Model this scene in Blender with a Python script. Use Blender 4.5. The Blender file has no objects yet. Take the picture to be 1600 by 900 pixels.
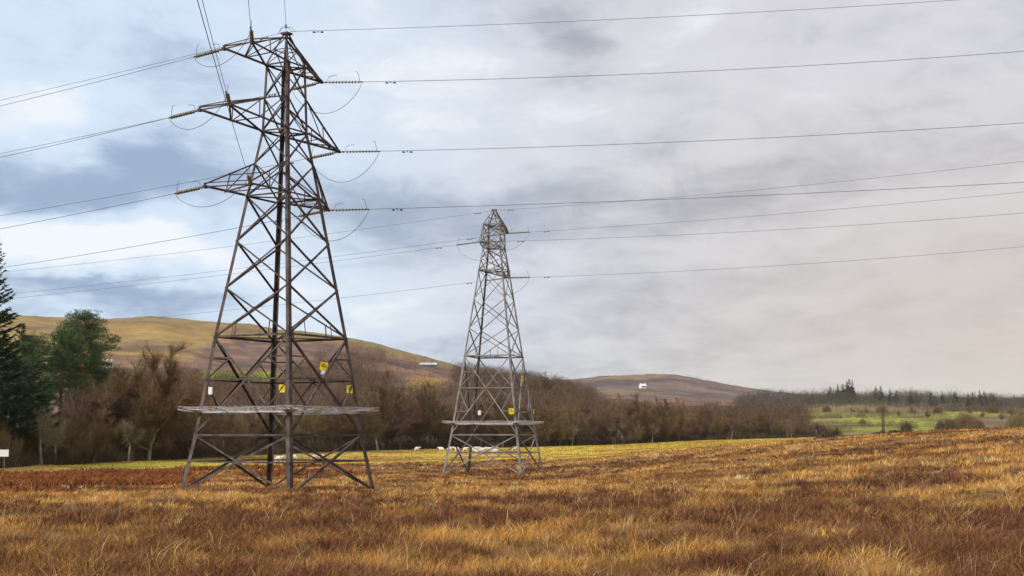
import bpy, math, random
import numpy as np
from mathutils import Vector, Matrix

# ------------------------------------------------------------------ camera, sky, sun, exposure
scn = bpy.context.scene
C = scn.collection
EYE = 1.7
F = 2239.0
PITCH = math.atan(230.0 / F)
cam_d = bpy.data.cameras.new('camera')
cam = bpy.data.objects.new('camera', cam_d)
C.objects.link(cam)
cam.location = (0, 0, EYE)
cam.rotation_euler = (math.pi / 2 + PITCH, 0, 0)
cam_d.sensor_width = 36
cam_d.lens = 36 * F / 1600
cam_d.clip_start = 0.1
cam_d.clip_end = 20000
scn.camera = cam
scn.render.resolution_x, scn.render.resolution_y = 1024, 576
scn.view_settings.view_transform = 'Standard'
scn.view_settings.look = 'None'
scn.view_settings.exposure = 0.22
scn.view_settings.gamma = 1.0
scn.view_settings.use_curve_mapping = False
scn.cycles.max_bounces = 5
scn.cycles.diffuse_bounces = 3
scn.cycles.glossy_bounces = 2
scn.cycles.transmission_bounces = 3
scn.cycles.volume_bounces = 0
scn.cycles.caustics_reflective = False
scn.cycles.caustics_refractive = False

SUN_EL, SUN_AZ = math.radians(34), math.radians(-128)      # azimuth from +Y, clockwise
sun_dir = Vector((math.sin(SUN_AZ) * math.cos(SUN_EL), math.cos(SUN_AZ) * math.cos(SUN_EL), math.sin(SUN_EL)))
sl = bpy.data.lights.new('sun', 'SUN')
sl.energy = 2.9
sl.angle = math.radians(4)
sl.color = (1.0, 0.93, 0.83)
so = bpy.data.objects.new('sun', sl)
C.objects.link(so)
so.rotation_euler = sun_dir.to_track_quat('Z', 'Y').to_euler()

world = bpy.data.worlds.new('World')
scn.world = world
world.use_nodes = True
WT = world.node_tree
WT.nodes.clear()


class NG:
    """small helper to write node graphs as expressions"""
    def __init__(s, tree):
        s.t = tree

    def n(s, typ, **kw):
        nd = s.t.nodes.new(typ)
        for k, v in kw.items():
            setattr(nd, k, v)
        return nd

    def set(s, sock, v):
        if isinstance(v, bpy.types.NodeSocket):
            s.t.links.new(v, sock)
        else:
            if hasattr(sock.default_value, '__len__') and not hasattr(v, '__len__'):
                sock.default_value = [v] * len(sock.default_value)
            elif hasattr(sock.default_value, '__len__') and len(sock.default_value) == 4 and len(v) == 3:
                sock.default_value = (*v, 1)
            else:
                sock.default_value = v

    def m(s, op, a, b=0.0, c=0.0, clamp=False):
        nd = s.n('ShaderNodeMath', operation=op)
        nd.use_clamp = clamp
        s.set(nd.inputs[0], a)
        s.set(nd.inputs[1], b)
        s.set(nd.inputs[2], c)
        return nd.outputs[0]

    def vm(s, op, a, b=(0, 0, 0)):
        nd = s.n('ShaderNodeVectorMath', operation=op)
        s.set(nd.inputs[0], a)
        if op == 'SCALE':
            s.set(nd.inputs[3], b)
        else:
            s.set(nd.inputs[1], b)
        return nd.outputs[0]

    def mix(s, f, a, b, typ='MIX'):
        nd = s.n('ShaderNodeMix', data_type='RGBA', blend_type=typ)
        s.set(nd.inputs[0], f)
        s.set(nd.inputs[6], a)
        s.set(nd.inputs[7], b)
        return nd.outputs[2]

    def smooth(s, x, a, b):
        nd = s.n('ShaderNodeMapRange', interpolation_type='SMOOTHSTEP')
        s.set(nd.inputs[0], x)
        nd.inputs[1].default_value = a
        nd.inputs[2].default_value = b
        return nd.outputs[0]

    def noise(s, vec, scale, detail=4, rough=0.5, dist=0.0):
        nd = s.n('ShaderNodeTexNoise')
        s.set(nd.inputs['Vector'], vec)
        nd.inputs['Scale'].default_value = scale
        nd.inputs['Detail'].default_value = detail
        nd.inputs['Roughness'].default_value = rough
        nd.inputs['Distortion'].default_value = dist
        return nd.outputs[0]

    def comb(s, x, y, z):
        nd = s.n('ShaderNodeCombineXYZ')
        for i, v in enumerate((x, y, z)):
            s.set(nd.inputs[i], v)
        return nd.outputs[0]


def build_sky():
    g = NG(WT)
    tc = g.n('ShaderNodeTexCoord')
    nrm = g.vm('NORMALIZE', tc.outputs['Generated'])
    sp = g.n('ShaderNodeSeparateXYZ')
    WT.links.new(nrm, sp.inputs[0])
    x, y, z = sp.outputs
    # cloud layer: direction projected on a plane high above, flattened towards the horizon
    den = g.m('ADD', g.m('MAXIMUM', z, 0.0), 0.11)
    px, py = g.m('DIVIDE', x, den), g.m('DIVIDE', y, den)
    pl = g.comb(px, g.m('MULTIPLY', py, 0.75), 0.0)
    n1 = g.noise(pl, 1.15, 8, 0.56, 0.7)
    n2 = g.noise(g.vm('ADD', pl, (11.3, 4.1, 2.0)), 2.9, 8, 0.60, 0.6)
    n3 = g.noise(g.comb(g.m('MULTIPLY', x, 22), g.m('MULTIPLY', y, 22), g.m('MULTIPLY', z, 42)), 1.0, 7, 0.62, 0.8)
    wz = g.noise(g.comb(g.m('MULTIPLY', x, 9), g.m('MULTIPLY', y, 9), g.m('MULTIPLY', z, 20)), 1.0, 4, 0.55)
    w2 = g.noise(g.comb(g.m('MULTIPLY', x, 11), g.m('MULTIPLY', y, 11), g.m('MULTIPLY_ADD', z, 26, 7.7)), 1.0, 4, 0.55)
    xx = g.m('ADD', x, g.m('MULTIPLY', g.m('SUBTRACT', wz, 0.5), 0.16))
    zz = g.m('ADD', z, g.m('MULTIPLY', g.m('SUBTRACT', w2, 0.5), 0.07))

    def bank(az, el, sx, sz, amp):
        a = g.m('DIVIDE', g.m('SUBTRACT', xx, az), sx)
        b = g.m('DIVIDE', g.m('SUBTRACT', zz, el), sz)
        q = g.m('ADD', g.m('MULTIPLY', a, a), g.m('MULTIPLY', b, b))
        e = g.m('EXPONENT', g.m('MULTIPLY', q, -1.0))
        e = g.m('MULTIPLY', e, g.m('GREATER_THAN', y, 0.0))
        return g.m('MULTIPLY', e, amp)
    acc = None
    # cloud banks: azimuth, elevation, width, height, brighter or darker
    for bk in BANKS:
        v = bank(*bk)
        acc = v if acc is None else g.m('ADD', acc, v)
    n = g.m('ADD', g.m('MULTIPLY', g.m('SUBTRACT', n1, 0.5), 0.80), g.m('MULTIPLY', g.m('SUBTRACT', n2, 0.5), 0.75))
    n = g.m('ADD', n, g.m('MULTIPLY', g.m('SUBTRACT', n3, 0.5), 0.62))
    n = g.m('ADD', g.m('ADD', n, acc), 0.58)
    t = g.smooth(g.m('ADD', x, g.m('MULTIPLY', g.m('SUBTRACT', n2, 0.5), 0.15)), -0.24, 0.16)
    light = g.mix(t, (0.61, 0.72, 0.86), (0.64, 0.63, 0.655))
    dark = g.mix(t, (0.30, 0.39, 0.55), (0.37, 0.37, 0.41))
    col = g.mix(g.smooth(n, 0.12, 0.80), dark, light)
    col = g.mix(g.smooth(n, 0.78, 1.25), col, (0.82, 0.85, 0.89))
    warm = g.m('MULTIPLY', g.smooth(x, -0.02, 0.36), g.smooth(z, 0.26, 0.06))
    col = g.mix(g.m('MULTIPLY', warm, 0.72), col, (0.575, 0.48, 0.41))
    glow = g.m('MULTIPLY', g.smooth(z, 0.075, 0.01), g.smooth(x, -0.25, 0.3))
    col = g.mix(g.m('MULTIPLY', glow, 0.45), col, (0.66, 0.64, 0.60))
    # the overcast is brighter overhead
    up = g.m('MULTIPLY_ADD', g.smooth(z, 0.33, 0.85), 0.75, 1.0)
    col = g.vm('SCALE', col, g.m('MULTIPLY', up, 10.0))
    sky = g.n('ShaderNodeTexSky', sky_type='NISHITA')
    sky.sun_disc = False
    sky.sun_elevation = SUN_EL
    sky.sun_rotation = SUN_AZ
    fin = g.mix(0.92, sky.outputs[0], col)
    bg = g.n('ShaderNodeBackground')
    WT.links.new(fin, bg.inputs[0])
    bg.inputs[1].default_value = 0.1
    out = g.n('ShaderNodeOutputWorld')
    WT.links.new(bg.outputs[0], out.inputs[0])


BANKS = [
    (-0.335, 0.215, 0.060, 0.028, 0.55), (-0.290, 0.120, 0.105, 0.020, 0.85), (-0.075, 0.235, 0.080, 0.050, 0.50),
    (-0.30, 0.300, 0.150, 0.030, 0.35), (0.13, 0.285, 0.06, 0.030, 0.42), (0.22, 0.235, 0.10, 0.03, 0.25), (0.055, 0.222, 0.045, 0.022, 0.38),
    (-0.235, 0.180, 0.085, 0.022, -0.50), (-0.05, 0.150, 0.11, 0.022, -0.42), (0.040, 0.270, 0.040, 0.026, -0.45),
    (-0.34, 0.165, 0.06, 0.014, -0.35), (-0.30, 0.090, 0.11, 0.009, -0.50), (0.16, 0.165, 0.10, 0.02, -0.20), (-0.12, 0.090, 0.09, 0.016, 0.40),
    (0.10, 0.08, 0.12, 0.03, -0.10), (0.30, 0.30, 0.09, 0.02, 0.25), (0.10, 0.125, 0.09, 0.015, 0.15)]
build_sky()

# ------------------------------------------------------------------ helpers
PX = lambda u: (u - 800.0) / F          # picture column -> tangent of azimuth


def unproj(u, v, y):
    c, s = math.cos(PITCH), math.sin(PITCH)
    b = (450.0 - v) / F
    d = (PX(u), c - b * s, s + b * c)
    k = y / d[1]
    return Vector((d[0] * k, y, EYE + d[2] * k))


def tag(o, label=None, cat=None, group=None, kind=None):
    if label: o['label'] = label
    if cat: o['category'] = cat
    if group: o['group'] = group
    if kind: o['kind'] = kind
    return o


def empty(name, loc=(0, 0, 0), rz=0.0, sc=1.0):
    o = bpy.data.objects.new(name, None)
    C.objects.link(o)
    o.location = loc
    o.rotation_euler = (0, 0, rz)
    o.scale = (sc, sc, sc) if not hasattr(sc, '__len__') else sc
    o.empty_display_size = 0.3
    return o


def np_mesh(name, verts, faces, mat, parent=None, col=None, smooth=False):
    """verts (N,3); faces: list of arrays, each (M,k)"""
    me = bpy.data.meshes.new(name)
    verts = np.asarray(verts, np.float32)
    me.vertices.add(len(verts))
    me.vertices.foreach_set('co', verts.ravel())
    idx = np.concatenate([np.asarray(f).ravel() for f in faces]).astype(np.int32)
    tot = np.concatenate([np.full(len(f), np.asarray(f).shape[1], np.int32) for f in faces])
    st = np.concatenate([[0], np.cumsum(tot)[:-1]]).astype(np.int32)
    me.loops.add(len(idx))
    me.loops.foreach_set('vertex_index', idx)
    me.polygons.add(len(tot))
    me.polygons.foreach_set('loop_start', st)
    me.polygons.foreach_set('loop_total', tot)
    if smooth:
        me.polygons.foreach_set('use_smooth', np.ones(len(tot), bool))
    me.update(calc_edges=True)
    if col is not None:
        ca = me.color_attributes.new('tone', 'FLOAT_COLOR', 'POINT')
        rgba = np.ones((len(verts), 4), np.float32)
        rgba[:, :3] = col
        ca.data.foreach_set('color', rgba.ravel())
    me.materials.append(mat)
    o = bpy.data.objects.new(name, me)
    C.objects.link(o)
    if parent: o.parent = parent
    return o


class MB:
    def __init__(s):
        s.v, s.f = [], []

    def box(s, c, size, ax=None):
        """c centre, size full lengths, ax 3 axis vectors"""
        c = Vector(c)
        ax = ax or (Vector((1, 0, 0)), Vector((0, 1, 0)), Vector((0, 0, 1)))
        b = len(s.v)
        for i in (-1, 1):
            for j in (-1, 1):
                for k in (-1, 1):
                    s.v.append(c + ax[0] * (i * size[0] / 2) + ax[1] * (j * size[1] / 2) + ax[2] * (k * size[2] / 2))
        for q in ((0, 1, 3, 2), (4, 6, 7, 5), (0, 4, 5, 1), (2, 3, 7, 6), (0, 2, 6, 4), (1, 5, 7, 3)):
            s.f.append(tuple(b + i for i in q))

    def angle(s, p0, p1, size, nrm, t=0.016):
        """steel L angle between two points: one flange in the face, one turned inwards along -nrm"""
        p0, p1 = Vector(p0), Vector(p1)
        d = p1 - p0
        L = d.length
        if L < 1e-4: return
        d /= L
        n = Vector(nrm)
        n = (n - d * n.dot(d))
        if n.length < 1e-4: n = d.orthogonal()
        n.normalize()
        w = n.cross(d)
        m = (p0 + p1) / 2
        s.box(m, (L, size, t), (d, w, n))
        s.box(m + w * (size / 2 - t / 2) - n * (size / 2), (L, t, size - t - 0.002), (d, w, n))

    def leg_angle(s, p0, p1, size, n1, n2, t=0.022):
        """corner angle whose two flanges lie in the two tower faces"""
        p0, p1 = Vector(p0), Vector(p1)
        d = (p1 - p0); L = d.length; d /= L
        for nn, oo in ((n1, n2), (n2, n1)):
            nn, oo = Vector(nn), Vector(oo)
            w = (oo - d * oo.dot(d)).normalized()
            k = d.cross(w).normalized()
            m = (p0 + p1) / 2 - w * (size / 2)
            if nn is not n1 and oo == Vector(n1): m = m - w * (t / 2 + 0.001)
            s.box(m, (L, size, t), (d, w, k))

    def tube(s, pts, rad, seg=6, cap=True):
        n = len(pts)
        pts = [Vector(p) for p in pts]
        rad = rad if hasattr(rad, '__len__') else [rad] * n
        b = len(s.v)
        for i, p in enumerate(pts):
            t = (pts[min(i + 1, n - 1)] - pts[max(i - 1, 0)])
            if t.length < 1e-9: t = Vector((0, 0, 1))
            t.normalize()
            a = t.cross(Vector((0.13, 0.21, 0.97)))
            if a.length < 1e-3: a = t.cross(Vector((1, 0, 0)))
            a.normalize()
            c = t.cross(a)
            for k in range(seg):
                th = 2 * math.pi * k / seg
                s.v.append(p + (a * math.cos(th) + c * math.sin(th)) * rad[i])
        for i in range(n - 1):
            for k in range(seg):
                k2 = (k + 1) % seg
                s.f.append((b + i * seg + k, b + i * seg + k2, b + (i + 1) * seg + k2, b + (i + 1) * seg + k))
        if cap:
            s.f.append(tuple(b + k for k in range(seg))[::-1])
            s.f.append(tuple(b + (n - 1) * seg + k for k in range(seg)))

    def lathe(s, p, d, prof, seg=12):
        """profile list of (distance along d, radius)"""
        s.tube([Vector(p) + Vector(d) * a for a, _ in prof], [r for _, r in prof], seg)

    def build(s, name, mat, parent=None, smooth=False):
        me = bpy.data.meshes.new(name)
        me.from_pydata([tuple(v) for v in s.v], [], s.f)
        if smooth:
            for p in me.polygons: p.use_smooth = True
        me.update()
        me.materials.append(mat)
        o = bpy.data.objects.new(name, me)
        C.objects.link(o)
        if parent: o.parent = parent
        return o


def children(o):
    return [c for c in KIDS.get(o.name, [])]


def copy_thing(src, parts, loc, rz, sc):
    r = src.copy()
    C.objects.link(r)
    r.location = loc
    r.rotation_euler = (0, 0, rz)
    r.scale = sc if hasattr(sc, '__len__') else (sc, sc, sc)
    for p in parts:
        c = p.copy()
        C.objects.link(c)
        c.parent = r
    return r


# ------------------------------------------------------------------ materials
def new_mat(name):
    m = bpy.data.materials.new(name)
    m.use_nodes = True
    m.node_tree.nodes.clear()
    return m, NG(m.node_tree)


def finish(m, g, col, rough=0.8, metal=0.0, spec=0.3, bump=None, bstr=0.3, bdist=0.02):
    p = g.n('ShaderNodeBsdfPrincipled')
    g.set(p.inputs['Base Color'], col)
    g.set(p.inputs['Roughness'], rough)
    g.set(p.inputs['Metallic'], metal)
    g.set(p.inputs['Specular IOR Level'], spec)
    if bump is not None:
        b = g.n('ShaderNodeBump')
        b.inputs['Strength'].default_value = bstr
        b.inputs['Distance'].default_value = bdist
        g.set(b.inputs['Height'], bump)
        m.node_tree.links.new(b.outputs[0], p.inputs['Normal'])
    o = g.n('ShaderNodeOutputMaterial')
    m.node_tree.links.new(p.outputs[0], o.inputs[0])
    return m


def noisy(name, c1, c2, scale=3.0, rough=0.8, metal=0.0, spec=0.3, lo=0.35, hi=0.65, detail=5, stretch=None, bump=False):
    m, g = new_mat(name)
    tc = g.n('ShaderNodeTexCoord')
    v = tc.outputs['Object']
    if stretch: v = g.vm('MULTIPLY', v, stretch)
    n = g.noise(v, scale, detail, 0.6)
    col = g.mix(g.smooth(n, lo, hi), c1, c2)
    return finish(m, g, col, rough, metal, spec, n if bump else None)


def vegetation(name, c1, c2, c3, scale=0.6, rough=0.9, trans=0.15, rnd=0.5):
    """leaf/twig material; tint varies through the plant and from plant to plant"""
    m, g = new_mat(name)
    tc = g.n('ShaderNodeTexCoord')
    oi = g.n('ShaderNodeObjectInfo')
    off = g.vm('SCALE', g.comb(oi.outputs['Random'], oi.outputs['Random'], oi.outputs['Random']), 37.0)
    n = g.noise(g.vm('ADD', tc.outputs['Object'], off), scale, 3, 0.6)
    col = g.mix(g.smooth(n, 0.3, 0.7), c1, c2)
    col = g.mix(g.m('MULTIPLY', oi.outputs['Random'], rnd), col, c3)
    fr = g.m('FRACT', g.m('MULTIPLY', oi.outputs['Random'], 17.3))
    col = g.vm('SCALE', col, g.m('MULTIPLY_ADD', fr, rnd * 1.1, 1.0 - rnd * .45))
    d = g.n('ShaderNodeBsdfDiffuse'); g.set(d.inputs[0], col)
    t = g.n('ShaderNodeBsdfTranslucent'); g.set(t.inputs[0], col)
    mx = g.n('ShaderNodeMixShader'); mx.inputs[0].default_value = trans
    o = g.n('ShaderNodeOutputMaterial')
    L = m.node_tree.links
    L.new(d.outputs[0], mx.inputs[1]); L.new(t.outputs[0], mx.inputs[2]); L.new(mx.outputs[0], o.inputs[0])
    return m


def tone_mat(name, trans=0.25, namp=0.0):
    m, g = new_mat(name)
    a = g.n('ShaderNodeAttribute', attribute_name='tone')
    col = a.outputs['Color']
    if namp:
        tc = g.n('ShaderNodeTexCoord')
        n = g.noise(tc.outputs['Object'], 6.0, 4, 0.6)
        col = g.vm('SCALE', col, g.m('MULTIPLY_ADD', g.m('SUBTRACT', n, 0.5), namp, 1.0))
    d = g.n('ShaderNodeBsdfDiffuse'); g.set(d.inputs[0], col)
    t = g.n('ShaderNodeBsdfTranslucent'); g.set(t.inputs[0], col)
    mx = g.n('ShaderNodeMixShader'); mx.inputs[0].default_value = trans
    o = g.n('ShaderNodeOutputMaterial')
    L = m.node_tree.links
    L.new(d.outputs[0], mx.inputs[1]); L.new(t.outputs[0], mx.inputs[2]); L.new(mx.outputs[0], o.inputs[0])
    return m


def terrain_mat():
    m, g = new_mat('moor ground')
    a = g.n('ShaderNodeAttribute', attribute_name='tone')
    tc = g.n('ShaderNodeTexCoord')
    P = tc.outputs['Object']
    n1 = g.noise(P, 1.7, 6, 0.65)
    n2 = g.noise(P, 0.055, 8, 0.70)
    n3 = g.noise(g.vm('ADD', P, (51.0, 17.0, 3.0)), 0.016, 7, 0.66)
    f = g.m('ADD', g.m('MULTIPLY', g.m('SUBTRACT', n1, 0.5), 0.9), g.m('MULTIPLY', g.m('SUBTRACT', n2, 0.5), 1.5))
    f = g.m('ADD', f, g.m('MULTIPLY', g.m('SUBTRACT', n3, 0.5), 0.9))
    col = g.vm('SCALE', a.outputs['Color'], g.m('ADD', f, 1.0))
    return finish(m, g, col, 0.95, 0, 0.1, n1, 0.6, 0.12)


M = {}
M['terrain'] = terrain_mat()
M['grass'] = tone_mat('dry grass', 0.14)
M['scrub'] = tone_mat('scrub twigs', 0.1)
M['rust_steel'] = noisy('weathered brown steel', (0.042, 0.032, 0.029), (0.135, 0.096, 0.080), 1.3, 0.75, 0.1, 0.3, 0.35, 0.68, 7)
M['grey_steel'] = noisy('galvanised grey steel', (0.125, 0.112, 0.102), (0.235, 0.215, 0.195), 1.1, 0.65, 0.15, 0.35, 0.35, 0.65, 6)
M['barbed'] = noisy('grey barbed wire', (0.42, 0.39, 0.37), (0.62, 0.59, 0.56), 5, 0.6, 0.3, 0.4)
M['cable'] = noisy('aluminium cable', (0.11, 0.11, 0.12), (0.18, 0.18, 0.19), 2, 0.6, 0.3, 0.3)
M['glass_disc'] = noisy('olive glass discs', (0.10, 0.095, 0.045), (0.24, 0.225, 0.10), 6, 0.3, 0, 0.5)
M['fitting'] = noisy('dark fitting', (0.05, 0.05, 0.055), (0.10, 0.10, 0.11), 4, 0.6, 0.3, 0.3)
M['sign_yellow'] = noisy('yellow enamel', (0.78, 0.56, 0.015), (0.85, 0.66, 0.03), 5, 0.5, 0, 0.3)
M['sign_white'] = noisy('white enamel', (0.72, 0.70, 0.67), (0.82, 0.80, 0.78), 5, 0.5, 0, 0.3)
M['black'] = noisy('black print', (0.015, 0.015, 0.015), (0.03, 0.03, 0.03), 5, 0.7)
M['bark'] = noisy('grey brown bark', (0.07, 0.055, 0.04), (0.17, 0.15, 0.11), 2.5, 0.9, 0, 0.1, stretch=(1, 1, 0.3), bump=True)
M['bark_pale'] = noisy('pale bark', (0.20, 0.17, 0.12), (0.34, 0.31, 0.25), 2.0, 0.9, 0, 0.1, stretch=(1, 1, 0.4), bump=True)
M['bark_pine'] = noisy('reddish pine bark', (0.12, 0.06, 0.035), (0.25, 0.135, 0.08), 2.0, 0.9, 0, 0.1, stretch=(1, 1, 0.4), bump=True)
M['twig'] = vegetation('winter twigs', (0.112, 0.064, 0.038), (0.190, 0.110, 0.058), (0.175, 0.135, 0.050), 0.35, rnd=.8)
M['twig_purple'] = vegetation('purplish winter twigs', (0.118, 0.066, 0.052), (0.185, 0.104, 0.080), (0.20, 0.11, 0.07), 0.35, rnd=.7)
M['twig_pale'] = vegetation('pale yellowish twigs', (0.25, 0.20, 0.10), (0.36, 0.29, 0.15), (0.22, 0.2, 0.1), 0.5)
M['spruce'] = vegetation('dark spruce needles', (0.024, 0.046, 0.030), (0.058, 0.092, 0.045), (0.045, 0.075, 0.03), 0.5, rnd=0.3)
M['pine'] = vegetation('pine needles', (0.036, 0.072, 0.036), (0.125, 0.175, 0.062), (0.08, 0.12, 0.045), 1.1, rnd=0.3)
M['wool'] = noisy('fleece', (0.62, 0.57, 0.47), (0.80, 0.76, 0.68), 6, 0.95, 0, 0.1, bump=True)
M['wool_grey'] = noisy('grey face', (0.35, 0.32, 0.27), (0.5, 0.46, 0.4), 6, 0.95, 0, 0.1)
M['render_white'] = noisy('white rendered wall', (0.68, 0.67, 0.64), (0.80, 0.79, 0.77), 1.5, 0.9, 0, 0.1)
M['slate'] = noisy('grey slate roof', (0.10, 0.10, 0.11), (0.17, 0.17, 0.18), 2, 0.8, 0, 0.2)
M['tin'] = noisy('pale corrugated sheet', (0.52, 0.54, 0.60), (0.66, 0.68, 0.73), 0.8, 0.5, 0.1, 0.4, stretch=(4, 1, 1))
M['board'] = noisy('dark boarding', (0.10, 0.09, 0.10), (0.18, 0.16, 0.16), 2, 0.9)
M['window'] = noisy('dark window glass', (0.02, 0.022, 0.025), (0.05, 0.055, 0.06), 1, 0.15, 0, 0.5)
M['pole_wood'] = noisy('dark creosoted wood', (0.045, 0.038, 0.030), (0.09, 0.075, 0.055), 3, 0.9, 0, 0.1)
M['peat'] = noisy('wet black peat', (0.022, 0.014, 0.011), (0.06, 0.035, 0.025), 2.5, 0.9, 0, 0.2, bump=True)
M['road'] = noisy('pale wet tarmac', (0.36, 0.35, 0.36), (0.48, 0.47, 0.48), 0.5, 0.5, 0, 0.4)

# ------------------------------------------------------------------ noise in numpy
def _hash(ix, iy, s):
    h = (ix.astype(np.int64) * 374761393 + iy.astype(np.int64) * 668265263 + s * 1442695041) & 0xffffffff
    h = ((h ^ (h >> 13)) * 1274126177) & 0xffffffff
    return ((h ^ (h >> 16)) & 0xffff) / 65535.0


def vnoise(x, y, s=0):
    ix, iy = np.floor(x), np.floor(y)
    fx, fy = x - ix, y - iy
    fx, fy = fx * fx * (3 - 2 * fx), fy * fy * (3 - 2 * fy)
    a, b = _hash(ix, iy, s), _hash(ix + 1, iy, s)
    c, d = _hash(ix, iy + 1, s), _hash(ix + 1, iy + 1, s)
    return (a * (1 - fx) + b * fx) * (1 - fy) + (c * (1 - fx) + d * fx) * fy


def fbm(x, y, s=0, o=4):
    v, a, t = 0.0, 1.0, 0.0
    for i in range(o):
        v = v + a * vnoise(x * 2 ** i + 13.7 * i, y * 2 ** i - 7.3 * i, s + i)
        t += a; a *= 0.5
    return v / t


def sstep(x, a, b):
    t = np.clip((x - a) / (b - a), 0, 1)
    return t * t * (3 - 2 * t)

# ------------------------------------------------------------------ terrain
ev = lambda r, e: EYE + r * e / F     # height that shows e picture rows above eye level at range r
ROWS = [
    (0, [(0, 0)]), (18, [(0, 0)]),
    (50, [(-1200, -0.7), (800, -0.6), (1300, -0.1), (1600, 0.2), (2600, 0.8)]),
    (83, [(-1200, -1.6), (600, -1.53), (800, -1.4), (950, -1.1), (1100, -0.7), (1300, 0.0), (1450, 0.5), (1600, 0.9), (2600, 2.4)]),
    (120, [(-1200, -2.1), (700, -2.0), (800, -1.9), (950, -1.45), (1100, -0.5), (1300, 0.6), (1450, 1.3), (1600, 1.75), (2600, 4)]),
    (147, [(-1200, -2.15), (700, -2.2), (800, -2.17), (950, -1.5), (1100, -0.1), (1300, 1.15), (1450, 1.8), (1600, 2.25), (2600, 5)]),
    (175, [(-1200, -2.1), (600, -2.2), (800, -2.1), (950, -1.3), (1100, 0.0), (1250, 1.0), (1300, 1.3), (1450, 2.1), (1600, 2.5), (2600, 6)]),
    (230, [(-1200, -1.5), (240, -2.0), (600, -2.2), (800, -1.9), (950, -1.3), (1100, 0.0), (1300, 0.7), (1450, 0.7), (1600, 1.2), (2600, 4)]),
    (320, [(-1200, 0), (0, -0.5), (240, -1.2), (600, -1.6), (800, -1.5), (950, -1.1), (1100, -0.2), (1300, 0.2), (1450, 0.2), (1600, 0.6), (2600, 3)]),
    (420, [(-1200, 3), (0, 1), (600, -0.4), (800, -0.9), (950, -0.8), (1100, 0.2), (1300, 0.9), (1450, 0.9), (1600, 1.5), (2600, 4)]),
    (550, [(-1200, 10), (0, 8), (500, 7), (650, 6), (800, 4), (950, 2.5), (1100, 1.8), (1300, 1.9), (1600, 2.4), (2600, 6)]),
    (700, [(-1200, 24), (0, 20), (500, 19), (650, 17), (800, 13), (950, 6.5), (1100, ev(700, 6)), (1300, ev(700, 8)), (1450, ev(700, 9)), (1600, ev(700, 11)), (2600, 12)]),
    (900, [(-1200, ev(900, 95)), (240, ev(900, 96)), (500, ev(900, 88)), (650, ev(900, 76)), (800, ev(900, 62)), (870, ev(900, 52)), (950, ev(900, 34)), (1100, ev(900, 24)), (1300, ev(900, 27)), (1600, ev(900, 26)), (2600, 18)]),
    (1100, [(-1200, ev(1100, 132)), (240, ev(1100, 136)), (450, ev(1100, 130)), (620, ev(1100, 108)), (740, ev(1100, 86)), (870, ev(1100, 66)), (950, ev(1100, 46)), (1100, ev(1100, 36)), (1300, ev(1100, 39)), (1600, ev(1100, 36)), (2600, 24)]),
    (1350, [(-1200, ev(1350, 170)), (-100, ev(1350, 174)), (40, ev(1350, 173)), (100, ev(1350, 173)), (200, ev(1350, 173)), (245, ev(1350, 179)), (300, ev(1350, 170)), (400, ev(1350, 164)), (450, ev(1350, 160)), (560, ev(1350, 147)), (620, ev(1350, 130)),
            (680, ev(1350, 112)), (740, ev(1350, 92)), (800, ev(1350, 86)), (870, ev(1350, 74)), (950, ev(1350, 56)), (1100, ev(1350, 45)), (1300, ev(1350, 46)), (1600, ev(1350, 42)), (2600, 30)]),
    (1700, [(-1200, 105), (300, 103), (500, 88), (620, 74), (740, 60), (870, 52), (950, ev(1700, 60)), (1100, ev(1700, 52)), (1300, ev(1700, 47)), (1600, ev(1700, 44)), (2600, 36)]),
    (2600, [(-1200, 80), (800, 80), (840, ev(2600, 82)), (870, ev(2600, 82)), (910, ev(2600, 86)), (960, ev(2600, 90)), (1040, ev(2600, 91)), (1100, ev(2600, 81)), (1170, ev(2600, 68)), (1240, ev(2600, 58)), (1320, ev(2600, 58)), (1450, ev(2600, 55)), (1600, ev(2600, 52)), (2600, 60)]),
    (3600, [(-1200, 70), (2600, 70)]), (8000, [(-1200, 60), (2600, 60)]),
]
NAZ = 2881
AZG = np.linspace(-math.pi, math.pi, NAZ)
KR = np.array([r for r, _ in ROWS], float)
KZ = []
for r, pts in ROWS:
    az = [math.atan(PX(u)) for u, _ in pts]
    zz = [z for _, z in pts]
    mid = (zz[0] + zz[-1]) / 2
    row = np.interp(AZG, [-math.pi] + [-1.6] + az + [1.6] + [math.pi], [mid, zz[0]] + zz + [zz[-1], mid]) if len(pts) > 1 else np.full(NAZ, zz[0], float)
    w = 9 if r < 1000 else 4
    k = np.hanning(2 * w + 1); k /= k.sum()
    row = np.convolve(np.pad(row, w, mode='wrap'), k, mode='valid')
    KZ.append(row)
KZ = np.array(KZ)


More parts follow.
